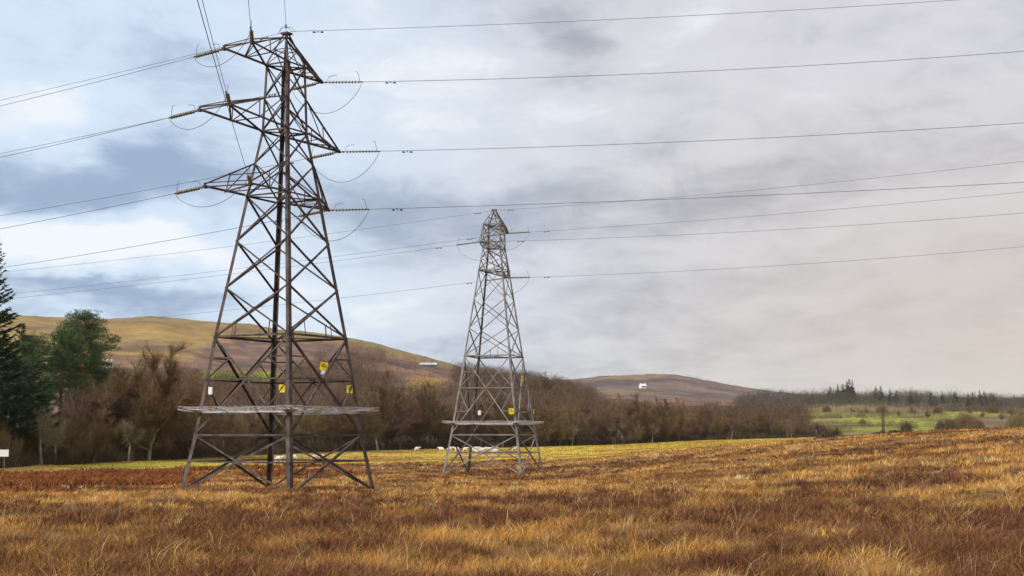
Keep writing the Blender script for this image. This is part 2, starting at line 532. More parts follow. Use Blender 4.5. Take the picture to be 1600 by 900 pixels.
def height(x, y):
    x = np.asarray(x, float); y = np.asarray(y, float)
    r = np.hypot(x, y); az = np.arctan2(x, y)
    fi = (az + math.pi) / (2 * math.pi) * (NAZ - 1)
    i0 = np.clip(np.floor(fi).astype(int), 0, NAZ - 2); ff = fi - i0
    Z = KZ[:, i0] * (1 - ff) + KZ[:, i0 + 1] * ff
    t = np.log(KR + 25.0); tr = np.log(np.minimum(r, 7999) + 25.0)
    h = np.diff(t)[:, None]; d = np.diff(Z, axis=0) / h
    m = np.zeros_like(Z)
    a, b = d[:-1], d[1:]
    same = (a * b) > 0
    w1 = 2 * h[1:] + h[:-1]; w2 = h[1:] + 2 * h[:-1]
    with np.errstate(divide='ignore', invalid='ignore'):
        hm = (w1 + w2) / (w1 / a + w2 / b)
    m[1:-1] = np.where(same, hm, 0)
    m[0] = d[0] * 0; m[-1] = 0
    k = np.clip(np.searchsorted(t, tr, side='right') - 1, 0, len(t) - 2)
    n = np.arange(len(r)) if r.ndim else np.array([0])
    if not r.ndim:
        k = np.array([k]); tr = np.array([tr])
    hh = (t[k + 1] - t[k]); s = (tr - t[k]) / hh
    z0, z1, m0, m1 = Z[k, n] if r.ndim else Z[k[0]], Z[k + 1, n] if r.ndim else Z[k[0] + 1], m[k, n] if r.ndim else m[k[0]], m[k + 1, n] if r.ndim else m[k[0] + 1]
    z = z0 * (2 * s ** 3 - 3 * s ** 2 + 1) + m0 * hh * (s ** 3 - 2 * s ** 2 + s) + z1 * (-2 * s ** 3 + 3 * s ** 2) + m1 * hh * (s ** 3 - s ** 2)
    # hummocks near, gullies and knolls far
    z = z + (fbm(x / 7, y / 7, 3, 3) - 0.5) * 0.5 * sstep(r, 14, 40) * (1 - 0.6 * sstep(r, 160, 260))
    z = z + (fbm(x / 1.1, y / 1.1, 5, 2) - 0.5) * 0.42 * (1 - sstep(r, 60, 120))
    z = z + (fbm(x / 90, y / 90, 9, 5) - 0.5) * 9.0 * sstep(r, 560, 1000)
    z = z + (fbm(x / 24, y / 24, 19, 4) - 0.5) * 4.0 * sstep(r, 800, 1250)
    return z if r.ndim else float(z[0])


def hz(x, y):
    return float(height(np.array([x], float), np.array([y], float))[0])


U_T = [-1200, 0, 240, 600, 900, 1100, 1300, 2600]
R_TREE = [150, 176, 216, 318, 373, 420, 452, 520]
R_HEATH = [140, 146, 166, 198, 206, 212, 218, 240]


def mixc(a, b, t):
    t = np.asarray(t)[:, None]
    return a * (1 - t) + np.array(b)[None, :] * t


def cover(x, y):
    """what grows where: returns dict of masks used by the ground, the grass and the heather"""
    r = np.hypot(x, y)
    u = 800 + F * np.clip(np.tan(np.clip(np.arctan2(x, y), -1.2, 1.2)), -2.5, 2.5)
    rt = np.interp(u, U_T, R_TREE); rh = np.interp(u, U_T, R_HEATH)
    big = fbm(x / 13 + 3.1, y / 13, 21, 4)
    med = fbm(x / 3.6, y / 3.6 + 7.7, 31, 4)
    sml = fbm(x / 1.1, y / 1.1 + 1.7, 33, 3)
    f = 0.38 * big + 0.38 * med + 0.24 * sml
    heath = sstep(f, 0.506, 0.556)
    gold = sstep(fbm(x / 2.6 + 9, y / 2.6 + 2, 41, 4), 0.42, 0.60)
    edge = (fbm(x / 9, y / 9, 51, 3) - 0.5) * 60
    strip = sstep(r + edge, rh - 3, rh + 3)
    brac = sstep(r + edge * 0.5, 92, 100) * (1 - sstep(r + edge * 0.5, 140, 150)) * (1 - sstep(u + edge * 4, 230, 330))
    brac = np.maximum(brac, sstep(fbm(x / 6, y / 6, 61, 3), 0.55, 0.62) * sstep(r, 125, 140) * (1 - sstep(r, rh - 12, rh + 4)) * (1 - sstep(u, 480, 650)))
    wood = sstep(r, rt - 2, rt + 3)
    return dict(r=r, u=u, rt=rt, rh=rh, heath=heath, gold=gold, strip=strip, brac=brac, wood=wood, f=f, big=big)


GOLD = (0.72, 0.40, 0.105)
STRAW = (0.74, 0.52, 0.24)
OLIVE = (0.30, 0.21, 0.055)
HEATHER = (0.18, 0.075, 0.042)
RUST = (0.27, 0.095, 0.035)
YGREEN = (0.58, 0.43, 0.05)


def ground_colour(x, y, z):
    c = cover(x, y)
    r, u = c['r'], c['u']
    e = (z - EYE) / np.maximum(r, 1) * F
    n = len(x)
    col = np.tile(np.array((0.17, 0.09, 0.033)), (n, 1))
    col = mixc(col, (0.27, 0.145, 0.05), c['gold'])
    col = mixc(col, (0.12, 0.055, 0.03), c['heath'] * 0.9)
    col = mixc(col, (0.17, 0.065, 0.028), c['brac'])
    col = mixc(col, (0.48, 0.34, 0.05), c['strip'])
    col = mixc(col, (0.30, 0.27, 0.04), c['strip'] * (1 - sstep(u + (c['big'] - .5) * 500, 300, 700)) * .7)
    col = mixc(col, (0.27, 0.15, 0.05), c['strip'] * sstep(fbm(x / 9, y / 9, 71, 4), 0.50, 0.62))
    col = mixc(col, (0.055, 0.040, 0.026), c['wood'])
    far = sstep(r, 500, 580)
    # fields right, scrub slope left, hill tops
    green = sstep(u + (fbm(x / 60, y / 60, 83, 3) - 0.5) * 200, 1170, 1215)
    fcol = np.tile(np.array((0.215, 0.215, 0.028)), (n, 1))
    fcol = mixc(fcol, (0.26, 0.24, 0.04), sstep(fbm(x / 40, y / 22, 81, 4), 0.44, 0.58))
    fcol = mixc(fcol, (0.15, 0.11, 0.05), sstep(fbm(x / 26, y / 20, 82, 4), 0.53, 0.62))
    fcol = mixc(fcol, (0.17, 0.11, 0.06), sstep(r + (fbm(x / 70, y / 70, 85, 3) - .5) * 200, 960, 1060) * 0.7)
    fcol = mixc(fcol, (0.15, 0.10, 0.055), sstep(u, 1440, 1500) * sstep(fbm(x / 40, y / 40, 87, 3), 0.42, 0.5))
    slope = np.tile(np.array((0.150, 0.092, 0.070)), (n, 1))
    slope = mixc(slope, (0.23, 0.125, 0.075), sstep(fbm(x / 45, y / 25, 91, 4), 0.48, 0.6))
    slope = mixc(slope, (0.10, 0.068, 0.05), sstep(fbm(x / 30, y / 20, 92, 4), 0.54, 0.62))
    och = np.tile(np.array((0.29, 0.180, 0.062)), (n, 1))
    och = mixc(och, (0.225, 0.155, 0.058), sstep(fbm(x / 80, y / 45, 93, 4), 0.45, 0.6))
    och = mixc(och, (0.17, 0.10, 0.06), sstep(fbm(x / 38, y / 30, 95, 4), 0.56, 0.66) * 0.8)
    wob = (fbm(x / 70, y / 70, 97, 4) - 0.5) * 50
    eb = np.interp(u, [300, 335, 400, 450, 560, 620, 700, 870], [112, 142, 150, 149, 138, 122, 104, 66])
    topm = sstep(e + wob * .35 - eb, -4, 6)
    crest = np.interp(u, [0, 400, 450, 560, 620, 680, 740, 870], [186, 171, 164, 149, 134, 117, 99, 74])
    topm = np.maximum(topm * 1.0, 0) 
    rim = sstep(e, crest - 13, crest - 5) * (u < 760)
    hill = slope * (1 - topm[:, None]) + och * topm[:, None]
    hill = mixc(hill, (0.21, 0.15, 0.065), rim * 0.8)
    patch = sstep(e, 82, 86) * (1 - sstep(e, 95, 100)) * sstep(u, 300, 335) * (1 - sstep(u + wob, 420, 450)) * (r > 700)
    hill = mixc(hill, (0.26, 0.30, 0.03), patch)
    orange = sstep(e, 64, 70) * (1 - sstep(e, 84, 92)) * sstep(u + wob * .4, 630, 650) * (1 - sstep(u + wob * .4, 682, 705)) * (r > 600)
    hill = mixc(hill, (0.33, 0.21, 0.055), orange)
    ob = sstep(e, 62, 66) * (1 - sstep(e, 76, 80)) * sstep(u, 925, 945) * (r > 900)
    hill = mixc(hill, (0.26, 0.17, 0.06), ob * 0.7)
    fc = hill * (1 - green[:, None]) + fcol * green[:, None]
    rh2 = np.tile(np.array((0.155, 0.105, 0.085)), (n, 1))
    rh2 = mixc(rh2, (0.20, 0.135, 0.08), sstep(fbm(x / 160, y / 110, 99, 4), 0.5, 0.6))
    rh2 = mixc(rh2, (0.10, 0.07, 0.065), sstep(fbm(x / 120, y / 90, 101, 4), 0.55, 0.63))
    fc = fc * (1 - sstep(r, 1650, 1900)[:, None]) + rh2 * sstep(r, 1650, 1900)[:, None]
    return col * (1 - far[:, None]) + fc * far[:, None]


def build_terrain():
    dense = np.arange(-30, 30.001, 0.16)
    mid = np.concatenate([np.arange(-60, -30, 0.8), np.arange(30.8, 60.1, 0.8)])
    wide = np.concatenate([np.arange(-180, -60, 4.0), np.arange(64, 180, 4.0)])
    az = np.radians(np.sort(np.concatenate([dense, mid, wide])))
    rr = [3.0]
    while rr[-1] < 7900: rr.append(rr[-1] * 1.0135 + 0.02)
    rr = np.array(rr)
    A, R = np.meshgrid(az, rr)
    x, y = (R * np.sin(A)).ravel(), (R * np.cos(A)).ravel()
    z = height(x, y)
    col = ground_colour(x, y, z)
    na, nr = len(az), len(rr)
    V = np.stack([x, y, z], 1)
    i = np.arange(nr - 1)[:, None] * na; j = np.arange(na)[None, :]; j2 = (j + 1) % na
    q = np.stack([i + j, i + j2, i + na + j2, i + na + j], -1).reshape(-1, 4)
    # close the middle with a fan
    V = np.vstack([V, [[0, 0, hz(0, 0)]]])
    col = np.vstack([col, col[:1]])
    c = len(V) - 1
    fan = np.stack([np.full(na, c), (np.arange(na) + 1) % na, np.arange(na)], -1)
    q = q[:, ::-1]
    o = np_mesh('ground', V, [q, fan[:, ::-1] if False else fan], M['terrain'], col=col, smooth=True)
    tag(o, 'rough open moor rising to brown and ochre hills', 'ground', kind='structure')


build_terrain()
rng = np.random.default_rng(7)
R1 = random.Random(5)


# ------------------------------------------------------------------ grass, heather, bracken (stuff nobody could count)
def blades(px, py, pz, n, h, w, lean, spread, col, rs, stiff=1.0):
    """tufts at px,py,pz with n blades each. h,w,lean,spread arrays per tuft; col (T,3)"""
    T = len(px)
    k = np.repeat(np.arange(T), n)
    N = len(k)
    ang = rs.uniform(0, 2 * np.pi, N)
    rad = np.sqrt(rs.uniform(0, 1, N)) * spread[k]
    bx, by = px[k] + rad * np.cos(ang), py[k] + rad * np.sin(ang)
    bz = pz[k] - 0.03
    hh = h[k] * rs.uniform(0.55, 1.15, N)
    la = ang + rs.normal(0, 0.9, N)
    ll = lean[k] * hh * rs.uniform(0.2, 1.3, N)
    dx, dy = np.cos(la) * ll + 0.12 * hh, np.sin(la) * ll
    fa = rs.uniform(0, np.pi, N)
    wx, wy = np.cos(fa) * w[k] / 2, np.sin(fa) * w[k] / 2
    mx, my, mz = bx + dx * 0.3, by + dy * 0.3, bz + hh * 0.6
    tx, ty, tz = bx + dx, by + dy, bz + hh
    V = np.empty((N, 5, 3), np.float32)
    V[:, 0] = np.stack([bx - wx, by - wy, bz], 1)
    V[:, 1] = np.stack([bx + wx, by + wy, bz], 1)
    V[:, 2] = np.stack([mx + wx * .8, my + wy * .8, mz], 1)
    V[:, 3] = np.stack([mx - wx * .8, my - wy * .8, mz], 1)
    V[:, 4] = np.stack([tx, ty, tz], 1)
    b = np.arange(N)[:, None] * 5
    q = b + np.array([[0, 1, 2, 3]]); t = b + np.array([[3, 2, 4]])
    cc = col[k] * np.repeat(rs.uniform(0.62, 1.22, (T, 1)), n, 0) * rs.uniform(0.60, 1.38, (N, 1)) * (1 + rs.normal(0, 0.06, (N, 3)))
    return V.reshape(-1, 3), q, t, np.clip(np.repeat(cc, 5, 0), 0.005, 0.9)


class Pile:
    def __init__(s): s.V, s.Q, s.T, s.Cc, s.n = [], [], [], [], 0

    def add(s, V, Q, T, Cc):
        s.V.append(V); s.Cc.append(Cc)
        if Q is not None and len(Q): s.Q.append(Q + s.n)
        if T is not None and len(T): s.T.append(T + s.n)
        s.n += len(V)

    def build(s, name, mat, label, cat):
        fs = []
        if s.Q: fs.append(np.concatenate(s.Q))
        if s.T: fs.append(np.concatenate(s.T))
        o = np_mesh(name, np.concatenate(s.V), fs, mat, col=np.concatenate(s.Cc))
        tag(o, label, cat, kind='stuff')
        return o


def scatter(r0, r1, dens, a0=-26, a1=26):
    a0, a1 = math.radians(a0), math.radians(a1)
    n = int((a1 - a0) / 2 * (r1 ** 2 - r0 ** 2) * dens)
    r = np.sqrt(rng.uniform(r0 ** 2, r1 ** 2, n)); a = rng.uniform(a0, a1, n)
    return r * np.sin(a), r * np.cos(a)


def pick(cs, n):
    cs = np.array(cs)
    return cs[rng.integers(0, len(cs), n)]


def build_moor():
    grass, heather, bracken, turf = Pile(), Pile(), Pile(), Pile()
    for (r0, r1, dens, nb, w) in ((5, 13, 46, 15, .0055), (13, 24, 62, 15, .0058), (24, 38, 28, 15, .009), (38, 60, 11, 13, .016), (60, 95, 5.0, 12, .025), (95, 150, 2.2, 10, .040), (150, 235, 1.2, 8, .06)):
        x, y = scatter(r0, r1, dens, *((-42, 42) if r0 < 50 else (-33, 33)))
        c = cover(x, y)
        z = height(x, y)
        u01 = rng.uniform(0, 1, len(x))
        keep = c['wood'] < 0.5
        isstrip = c['strip'] > rng.uniform(0.2, 0.8, len(x))
        isbrac = (c['brac'] > rng.uniform(0.2, 0.9, len(x))) & ~isstrip & keep
        ishe = (c['heath'] * 0.80 + 0.03 > u01) & ~isstrip & ~isbrac & keep
        isgr = ~ishe & ~isstrip & ~isbrac & keep
        # grass tussocks
        i = np.where(isgr)[0]
        col = pick([GOLD, GOLD, (0.70, 0.38, 0.09), STRAW, OLIVE, (0.52, 0.25, 0.07), (0.54, 0.25, 0.075), (0.38, 0.16, 0.055)], len(i))
        g = c['gold'][i][:, None]
        col = col * (0.62 + 0.45 * g)
        tall = (0.13 + 0.11 * g[:, 0] + 0.05 * rng.uniform(-1, 1, len(i))) * (1.15 if r0 > 38 else 1.0)
        V, Q, T, cc = blades(x[i], y[i], z[i], nb, tall, np.full(len(i), w), np.full(len(i), 1.05), np.full(len(i), .11 if r0 < 38 else (.17 if r0 < 60 else .35)), col, rng)
        grass.add(V, Q, T, cc)
        # heather cushions: finer, darker, twiggier
        i = np.where(ishe)[0]
        col = pick([HEATHER, HEATHER, (0.25, 0.105, 0.05), (0.09, 0.045, 0.028), (0.36, 0.19, 0.07)], len(i))
        V, Q, T, cc = blades(x[i], y[i], z[i], int(nb * 1.3), np.full(len(i), .24) * rng.uniform(.7, 1.3, len(i)), np.full(len(i), w * 1.25), np.full(len(i), 1.0), np.full(len(i), .16 if r0 < 60 else .4), col, rng)
        heather.add(V, Q, T, cc)
        i = np.where(isbrac)[0]
        if len(i):
            col = pick([RUST, RUST, (0.20, 0.07, 0.03), (0.33, 0.15, 0.05)], len(i))
            V, Q, T, cc = blades(x[i], y[i], z[i], nb, np.full(len(i), .55), np.full(len(i), w * 2.2), np.full(len(i), 1.2), np.full(len(i), .4), col, rng)
            bracken.add(V, Q, T, cc)
    # a few long pale stalks standing above the rest
    x, y = scatter(16, 60, 0.7)
    z = height(x, y)
    V, Q, T, cc = blades(x, y, z, 3, np.full(len(x), .42), np.full(len(x), .006), np.full(len(x), .7), np.full(len(x), .12), pick([STRAW, (0.62, 0.45, 0.25)], len(x)), rng)
    grass.add(V, Q, T, cc)
    # short yellow-green turf in front of the trees
    x, y = scatter(140, 460, 0.42)
    c = cover(x, y)
    k = (c['strip'] > .5) & (c['wood'] < .5)
    x, y = x[k], y[k]
    r = c['r'][k]
    z = height(x, y)
    col = pick([YGREEN, YGREEN, (0.55, 0.40, 0.08), (0.36, 0.31, 0.045), (0.50, 0.30, 0.08)], len(x))
    mo = sstep(fbm(x / 9, y / 9, 71, 4), 0.50, 0.62)[:, None]
    col = col * (1 - mo) + np.array((0.40, 0.22, 0.07)) * mo
    V, Q, T, cc = blades(x, y, z, 6, np.full(len(x), .20), 0.05 + r * .0002, np.full(len(x), 1.0), np.full(len(x), .6), col, rng)
    turf.add(V, Q, T, cc)
    grass.build('moor_grass', M['grass'], 'tall golden dry grass tussocks covering the moor', 'grass')
    heather.build('heather', M['grass'], 'dark reddish brown heather in patches among the golden grass', 'heather')
    bracken.build('bracken', M['grass'], 'rust red dead bracken below the left wood', 'bracken')
    turf.build('pasture_grass', M['grass'], 'short yellow green grass along the foot of the wood', 'grass')


build_moor()

# ------------------------------------------------------------------ pylons
class Tower:
    def __init__(s, cx, cy, th, zb, H, prof):
        s.c = Vector((cx, cy, zb + EYE)); s.th = th; s.H = H
        s.pf = [p[0] for p in prof]; s.pw = [p[1] for p in prof]
        s.a = Vector((math.sin(th), math.cos(th), 0)); s.b = Vector((math.cos(th), -math.sin(th), 0))

    def w(s, f): return float(np.interp(f, s.pf, s.pw))

    def P(s, A, B, f):       # local point of the pylon's own frame (origin at its base centre)
        return s.a * A + s.b * B + Vector((0, 0, f * s.H))

    def corner(s, i, f):     # 0 left, 1 front, 2 right, 3 back
        sa, sb = ((-1, -1), (-1, 1), (1, 1), (1, -1))[i]
        w = s.w(f)
        return s.P(sa * w, sb * w, f)

    def face(s, i):          # face between corner i and i+1, its outward normal
        return (-s.a, s.b, s.a, -s.b)[i]

    def world(s, p): return s.c + p


def panel(mb, T, i, f0, f1, size, mb2=None, redund=False, hang=False):
    n = T.face(i)
    j = (i + 1) % 4
    a0, b0, a1, b1 = T.corner(i, f0), T.corner(j, f0), T.corner(i, f1), T.corner(j, f1)
    off = n * 0.02
    mb.angle(a0 + off, b1 + off, size, n)
    mb.angle(b0 - n * 0.012, a1 - n * 0.012, size, n)
    w0, w1 = T.w(f0), T.w(f1)
    t = w0 / (w0 + w1)
    X = a0.lerp(b1, t)
    fx = f0 + (f1 - f0) * t
    # small gusset plate where the braces cross
    d = (b0 - a0).normalized()
    mb.box(X + n * 0.035, (size * 1.9, 0.010, size * 1.9), (d, n, Vector((0, 0, 1))))
    if redund:
        sz = size * 0.62
        for (c0, c1, leg0, leg1) in ((a0, X, a0, a1), (b0, X, b0, b1)):
            mid = c0.lerp(c1, 0.5)
            lf = leg0.lerp(leg1, t)
            mb.angle(mid, leg0.lerp(leg1, t * 0.5), sz, n)
            mb.angle(mid, lf, sz, n)
        for (c0, leg0, leg1) in ((a1, a0, a1), (b1, b0, b1)):
            mid = X.lerp(c0, 0.5)
            mb.angle(mid, leg0.lerp(leg1, t + (1 - t) * .5), sz, n)
            mb.angle(mid, leg0.lerp(leg1, t), sz, n)
    if hang:
        for q in (0.5,):
            for cc in (a0, b0):
                m1 = cc.lerp(X, 0.98 if False else 0.55)
                base = Vector((m1.x, m1.y, 0)); tt = (m1 - cc).length / max((X - cc).length, 1e-6) * 0.5
                lo = (a0 if cc is a0 else b0).lerp(b0 if cc is a0 else a0, tt)
                mb.angle(m1, lo, 0.05, n)
    return X, fx


def belt(mb, T, i, f, size):
    n = T.face(i)
    mb.angle(T.corner(i, f) + n * 0.045, T.corner((i + 1) % 4, f) + n * 0.045, size, n)


def chord_lattice(mb, p0a, p0b, p1a, p1b, n, size):
    """zigzag between two chords running from end a (p0a,p1a) to end b"""
    last = None
    for k in range(n + 1):
        t = k / n
        q0, q1 = p0a.lerp(p0b, t), p1a.lerp(p1b, t)
        if 0 < k < n: mb.angle(q0, q1, size, Vector((0, 0, 1)))
        if last is not None and (last[0] - q1).length > 0.3:
            mb.angle(last[0] if k % 2 else last[1], q1 if k % 2 else q0, size, Vector((0, 0, 1)))
        last = (q0, q1)


def point_arm(T, side, tip, f_lo, f_up, root, mat, to_peak=False):
    """pointed crossarm; side +1/-1 along a"""
    mb = MB()
    ci, cj = ((1, 0) if side < 0 else (2, 3))
    lo0, lo1 = T.corner(ci, f_lo), T.corner(cj, f_lo)
    if to_peak:
        up0, up1 = T.P(0.05 * side, .12, 0.995), T.P(0.05 * side, -.12, 0.995)
    else:
        up0, up1 = T.corner(ci, f_up), T.corner(cj, f_up)
    Z = Vector((0, 0, 1))
    mb.angle(lo0, tip + T.b * .06, .115, -Z, .018); mb.angle(lo1, tip - T.b * .06, .115, -Z, .018)
    mb.angle(up0, tip + T.b * .05 + Z * .06, .085, Z, .014); mb.angle(up1, tip - T.b * .05 + Z * .06, .085, Z, .014)
    chord_lattice(mb, lo0, lo0.lerp(tip, .9), lo1, lo1.lerp(tip, .9), 3, .05)
    for lo, up, s in ((lo0, up0, 1), (lo1, up1, -1)):
        mb.angle(lo.lerp(tip, .5), up.lerp(tip, .5), .045, T.b * s)
        mb.angle(lo.lerp(tip, .5), up.lerp(tip, .03), .045, T.b * s)
    mb.box(tip, (.26, .16, .12), (T.a, T.b, Z))
    return mb.build('crossarm', mat, root)


def wide_arm(T, A, B, f_lo, f_up, root, mat, to_peak=False):
    """crossarm on the -a side ending in a beam A-B"""
    mb = MB()
    Z = Vector((0, 0, 1))
    loA, loB = T.corner(0, f_lo), T.corner(1, f_lo)
    if to_peak: upA, upB = T.P(-.05, -.12, .995), T.P(-.05, .12, .995)
    else: upA, upB = T.corner(0, f_up), T.corner(1, f_up)
    mb.angle(loA, A, .14, -Z, .018); mb.angle(loB, B, .12, -Z, .018)
    mb.angle(upA, A + Z * .20, .08, Z, .014); mb.angle(upB, B + Z * .20, .08, Z, .014)
    mb.angle(A, A + Z * .22, .08, T.b); mb.angle(B, B + Z * .22, .08, T.b)
    mb.angle(A, B, .085, -T.a, .018); mb.angle(A + Z * .22, B + Z * .22, .06, -T.a, .012)
    mb.angle(B, loA, .09, Z)
    mb.angle(B, loA.lerp(A, .52), .10, Z)
    mb.angle(loA.lerp(A, .5), loB.lerp(B, .5), .055, Z)
    for lo, up, t_ in ((loA, upA, A), (loB, upB, B)):
        mb.angle(lo.lerp(t_, .5), up.lerp(t_, .5), .05, T.b)
        mb.angle(lo.lerp(t_, .5), up.lerp(t_, .02), .05, T.b)
    mb.angle(upA.lerp(A, .5), upB.lerp(B, .5), .05, Z)
    mb.box(A, (.24, .2, .16), (T.a, T.b, Z)); mb.box(B, (.24, .2, .16), (T.a, T.b, Z))
    return mb.build('crossarm', mat, root)


def guard(T, f, root, mat, reach, steel):
    """anti-climbing guard: brackets leaning outwards at every leg and along the faces, with rows of barbed wire"""
    mb = MB()
    w = T.w(f); Z = Vector((0, 0, 1))
    rr = random.Random(3)
    rows = 5
    def loop_pt(i, o, k):
        sa, sb = ((-1, -1), (-1, 1), (1, 1), (1, -1))[i % 4]
        return T.P(sa * (w + o), sb * (w + o), f) + Z * (.075 * k + .0)
    for k in range(rows):
        o = .10 + (reach - .10) * k / (rows - 1)
        for i in range(4):
            p, q = loop_pt(i, o, k), loop_pt(i + 1, o, k)
            n = 9
            pts = [p.lerp(q, t / n) + Z * rr.uniform(-.02, .02) - Z * (.05 * math.sin(math.pi * ((t / n * 3) % 1))) for t in range(n + 1)]
            mb.tube(pts, .013, 4)
            L = (q - p).length
            for b in range(int(L / .13)):
                c = p.lerp(q, (b + rr.random()) * .13 / L)
                d = Vector((rr.uniform(-1, 1), rr.uniform(-1, 1), rr.uniform(-1, 1))).normalized() * .06
                mb.tube([c - d, c + d], .007, 3, False)
    g = mb.build('barbed_wire', mat, root)
    mb = MB()
    for i in range(4):
        p = T.corner(i, f)
        sa, sb = ((-1, -1), (-1, 1), (1, 1), (1, -1))[i]
        d = (T.a * sa + T.b * sb).normalized()
        mb.angle(p - d * .1, p + d * (reach * 1.45) + Z * (.20), .09, Z)
        for k in range(9):      # fan of short spikes round the leg
            th = k / 9 * 2 * math.pi
            q = T.a * math.cos(th) + T.b * math.sin(th)
            mb.tube([p + q * .12 + Z * .10, p + q * .62 + Z * (.16 + .03 * (k % 2))], .012, 4)
        mb.lathe(p + Z * .10, Z, [(0, .42), (.02, .44), (.05, .44), (.06, .40)], 14)
        for t in (1 / 3, 2 / 3):
            m = p.lerp(T.corner((i + 1) % 4, f), t)
            nrm = T.face(i)
            mb.angle(m, m + nrm * reach + Z * .20, .06, Z)
        mb.angle(T.corner(i, f) + T.face(i) * .05, T.corner((i + 1) % 4, f) + T.face(i) * .05, .10, T.face(i))
    o = mb.build('guard_bracket', mat, root)
    return g


def make_pylon(name, T, levels, belts, mids, sizes, label, mat, arms, guard_f, group):
    root = empty(name, T.c)
    tag(root, label, 'pylon', group)
    legsz, brsz = sizes
    Z = Vector((0, 0, 1))
    knots = sorted(set([0.0] + [p for p in T.pf if p <= T.pf[-1]]))
    n1n2 = [(-T.a, -T.b), (-T.a, T.b), (T.a, T.b), (T.a, -T.b)]
    for i in range(4):
        mb = MB()
        for k in range(len(knots) - 1):
            f0, f1 = knots[k], knots[k + 1]
            sz = legsz * (1 - .45 * f0)
            p0, p1 = T.corner(i, f0), T.corner(i, f1)
            if k == 0: p0 = p0 + (p0 - p1).normalized() * .35
            mb.leg_angle(p0, p1, sz, n1n2[i][0], n1n2[i][1])
            # splice plate at the joint
            q = T.corner(i, f1)
            mb.leg_angle(q - (p1 - p0).normalized() * .3, q, sz * 1.10, n1n2[i][0], n1n2[i][1], .034)
        if i in (1, 3):      # step bolts up one front and one back leg
            f = .2
            while f < .92:
                p = T.corner(i, f)
                s1 = n1n2[i][int(f * 1000) % 2]
                mb.tube([p, p + s1 * .16 + Z * .005], .010, 4)
                f += .38 / T.H
        mb.lathe(T.corner(i, 0) - Z * .45, Z, [(0, .34), (.42, .30), (.50, .24)], 12)
        mb.build('leg', mat, root)
    for k in range(len(levels) - 1):
        f0, f1 = levels[k], levels[k + 1]
        big = f0 < .15 or (f1 - f0) > .15
        for i in range(4):
            mb = MB()
            X, fx = panel(mb, T, i, f0, f1, brsz * (1.15 if big else (.95 if f0 < .6 else .72)), redund=(f1 - f0) > .19, hang=(f0 in mids))
            if big:
                belt(mb, T, i, fx, .085)
            mb.build('bracing', mat, root)
    for f in belts:
        mb = MB()
        for i in range(4): belt(mb, T, i, f, .12 if f < .5 else .10)
        if f > .3:
            mb.angle(T.corner(0, f), T.corner(2, f), .07, Z); mb.angle(T.corner(1, f), T.corner(3, f), .07, -Z)
        mb.build('belt', mat, root)
    # peak
    mb = MB()
    ft = T.pf[-1]
    for i in range(4):
        top = T.P((-.12, -.12, .12, .12)[i], (-.12, .12, .12, -.12)[i], 1.0)
        mb.angle(T.corner(i, ft), top, .11, T.face(i))
        m = T.corner(i, ft).lerp(top, .5); m2 = T.corner((i + 1) % 4, ft).lerp(T.P((-.12, -.12, .12, .12)[(i + 1) % 4], (-.12, .12, .12, -.12)[(i + 1) % 4], 1.0), .5)
        mb.angle(m, m2, .05, T.face(i)); mb.angle(T.corner(i, ft), m2, .05, T.face(i))
    mb.box(T.P(0, 0, 1.003), (.5, .5, .12), (T.a, T.b, Z))
    mb.build('peak', mat, root)
    for a in arms:
        if a[0] == 'point': point_arm(T, a[1], a[2], a[3], a[4], root, mat, a[5])
        else: wide_arm(T, a[1], a[2], a[3], a[4], root, mat, a[5])
    guard(T, guard_f, root, M['barbed'], .82, mat)
    return root


N = Tower(-13.473, 83.583, .516, -3.23, 27.0, [(0, 3.96), (.12, 3.44), (.329, 2.73), (.636, 1.537), (.781, .957), (.929, .834)])
nt = [N.P(3.463, 0, .921), N.P(5.36, 0, .772), N.P(4.32, 0, .63)]
nA = [N.P(-5.43, -.065, .921), N.P(-7.767, .348, .772), N.P(-5.845, -.884, .63)]
nB = [N.P(-5.784, 2.248, .921), N.P(-8.0, 2.658, .772), N.P(-5.32, 1.958, .63)]
arms = [('wide', nA[0], nB[0], .929, 1.0, True), ('wide', nA[1], nB[1], .781, .855, False), ('wide', nA[2], nB[2], .636, .709, False),
        ('point', 1, nt[0], .929, 1.0, True), ('point', 1, nt[1], .781, .855, False), ('point', 1, nt[2], .636, .709, False)]
near = make_pylon('electricity_pylon', N, [0, .12, .329, .435, .537, .636, .709, .781, .855, .929], [.12, .329, .636, .781, .929], (.329,), (.25, .102),
                  'tall rusty brown lattice pylon with six crossarms, the nearer one', M['rust_steel'], arms, .168, 'lattice pylons on the moor')
FP = Tower(-1.836, 146.69, .282, -3.875, 27.0, [(0, 4.132), (.145, 3.497), (.44, 2.434), (.768, 1.295), (.855, .943), (.944, .92)])
ft = [FP.P(5, 0, .937), FP.P(-5, 0, .855), FP.P(5, 0, .76)]
arms = [('point', 1, ft[0], .944, 1.0, True), ('point', -1, ft[1], .855, .944, False), ('point', 1, ft[2], .768, .855, False)]
far = make_pylon('electricity_pylon', FP, [0, .145, .44, .545, .655, .768, .812, .855, .90, .944], [.145, .44, .768, .855, .944], (.44,), (.19, .095),
                 'smaller pale grey lattice pylon farther off, sheep grazing behind its legs', M['grey_steel'], arms, .185, 'lattice pylons on the moor')


# ------------------------------------------------------------------ wires, insulators, jumpers
def dirv(d):
    v = Vector((d[0], d[1], 0)); v.normalize(); return v


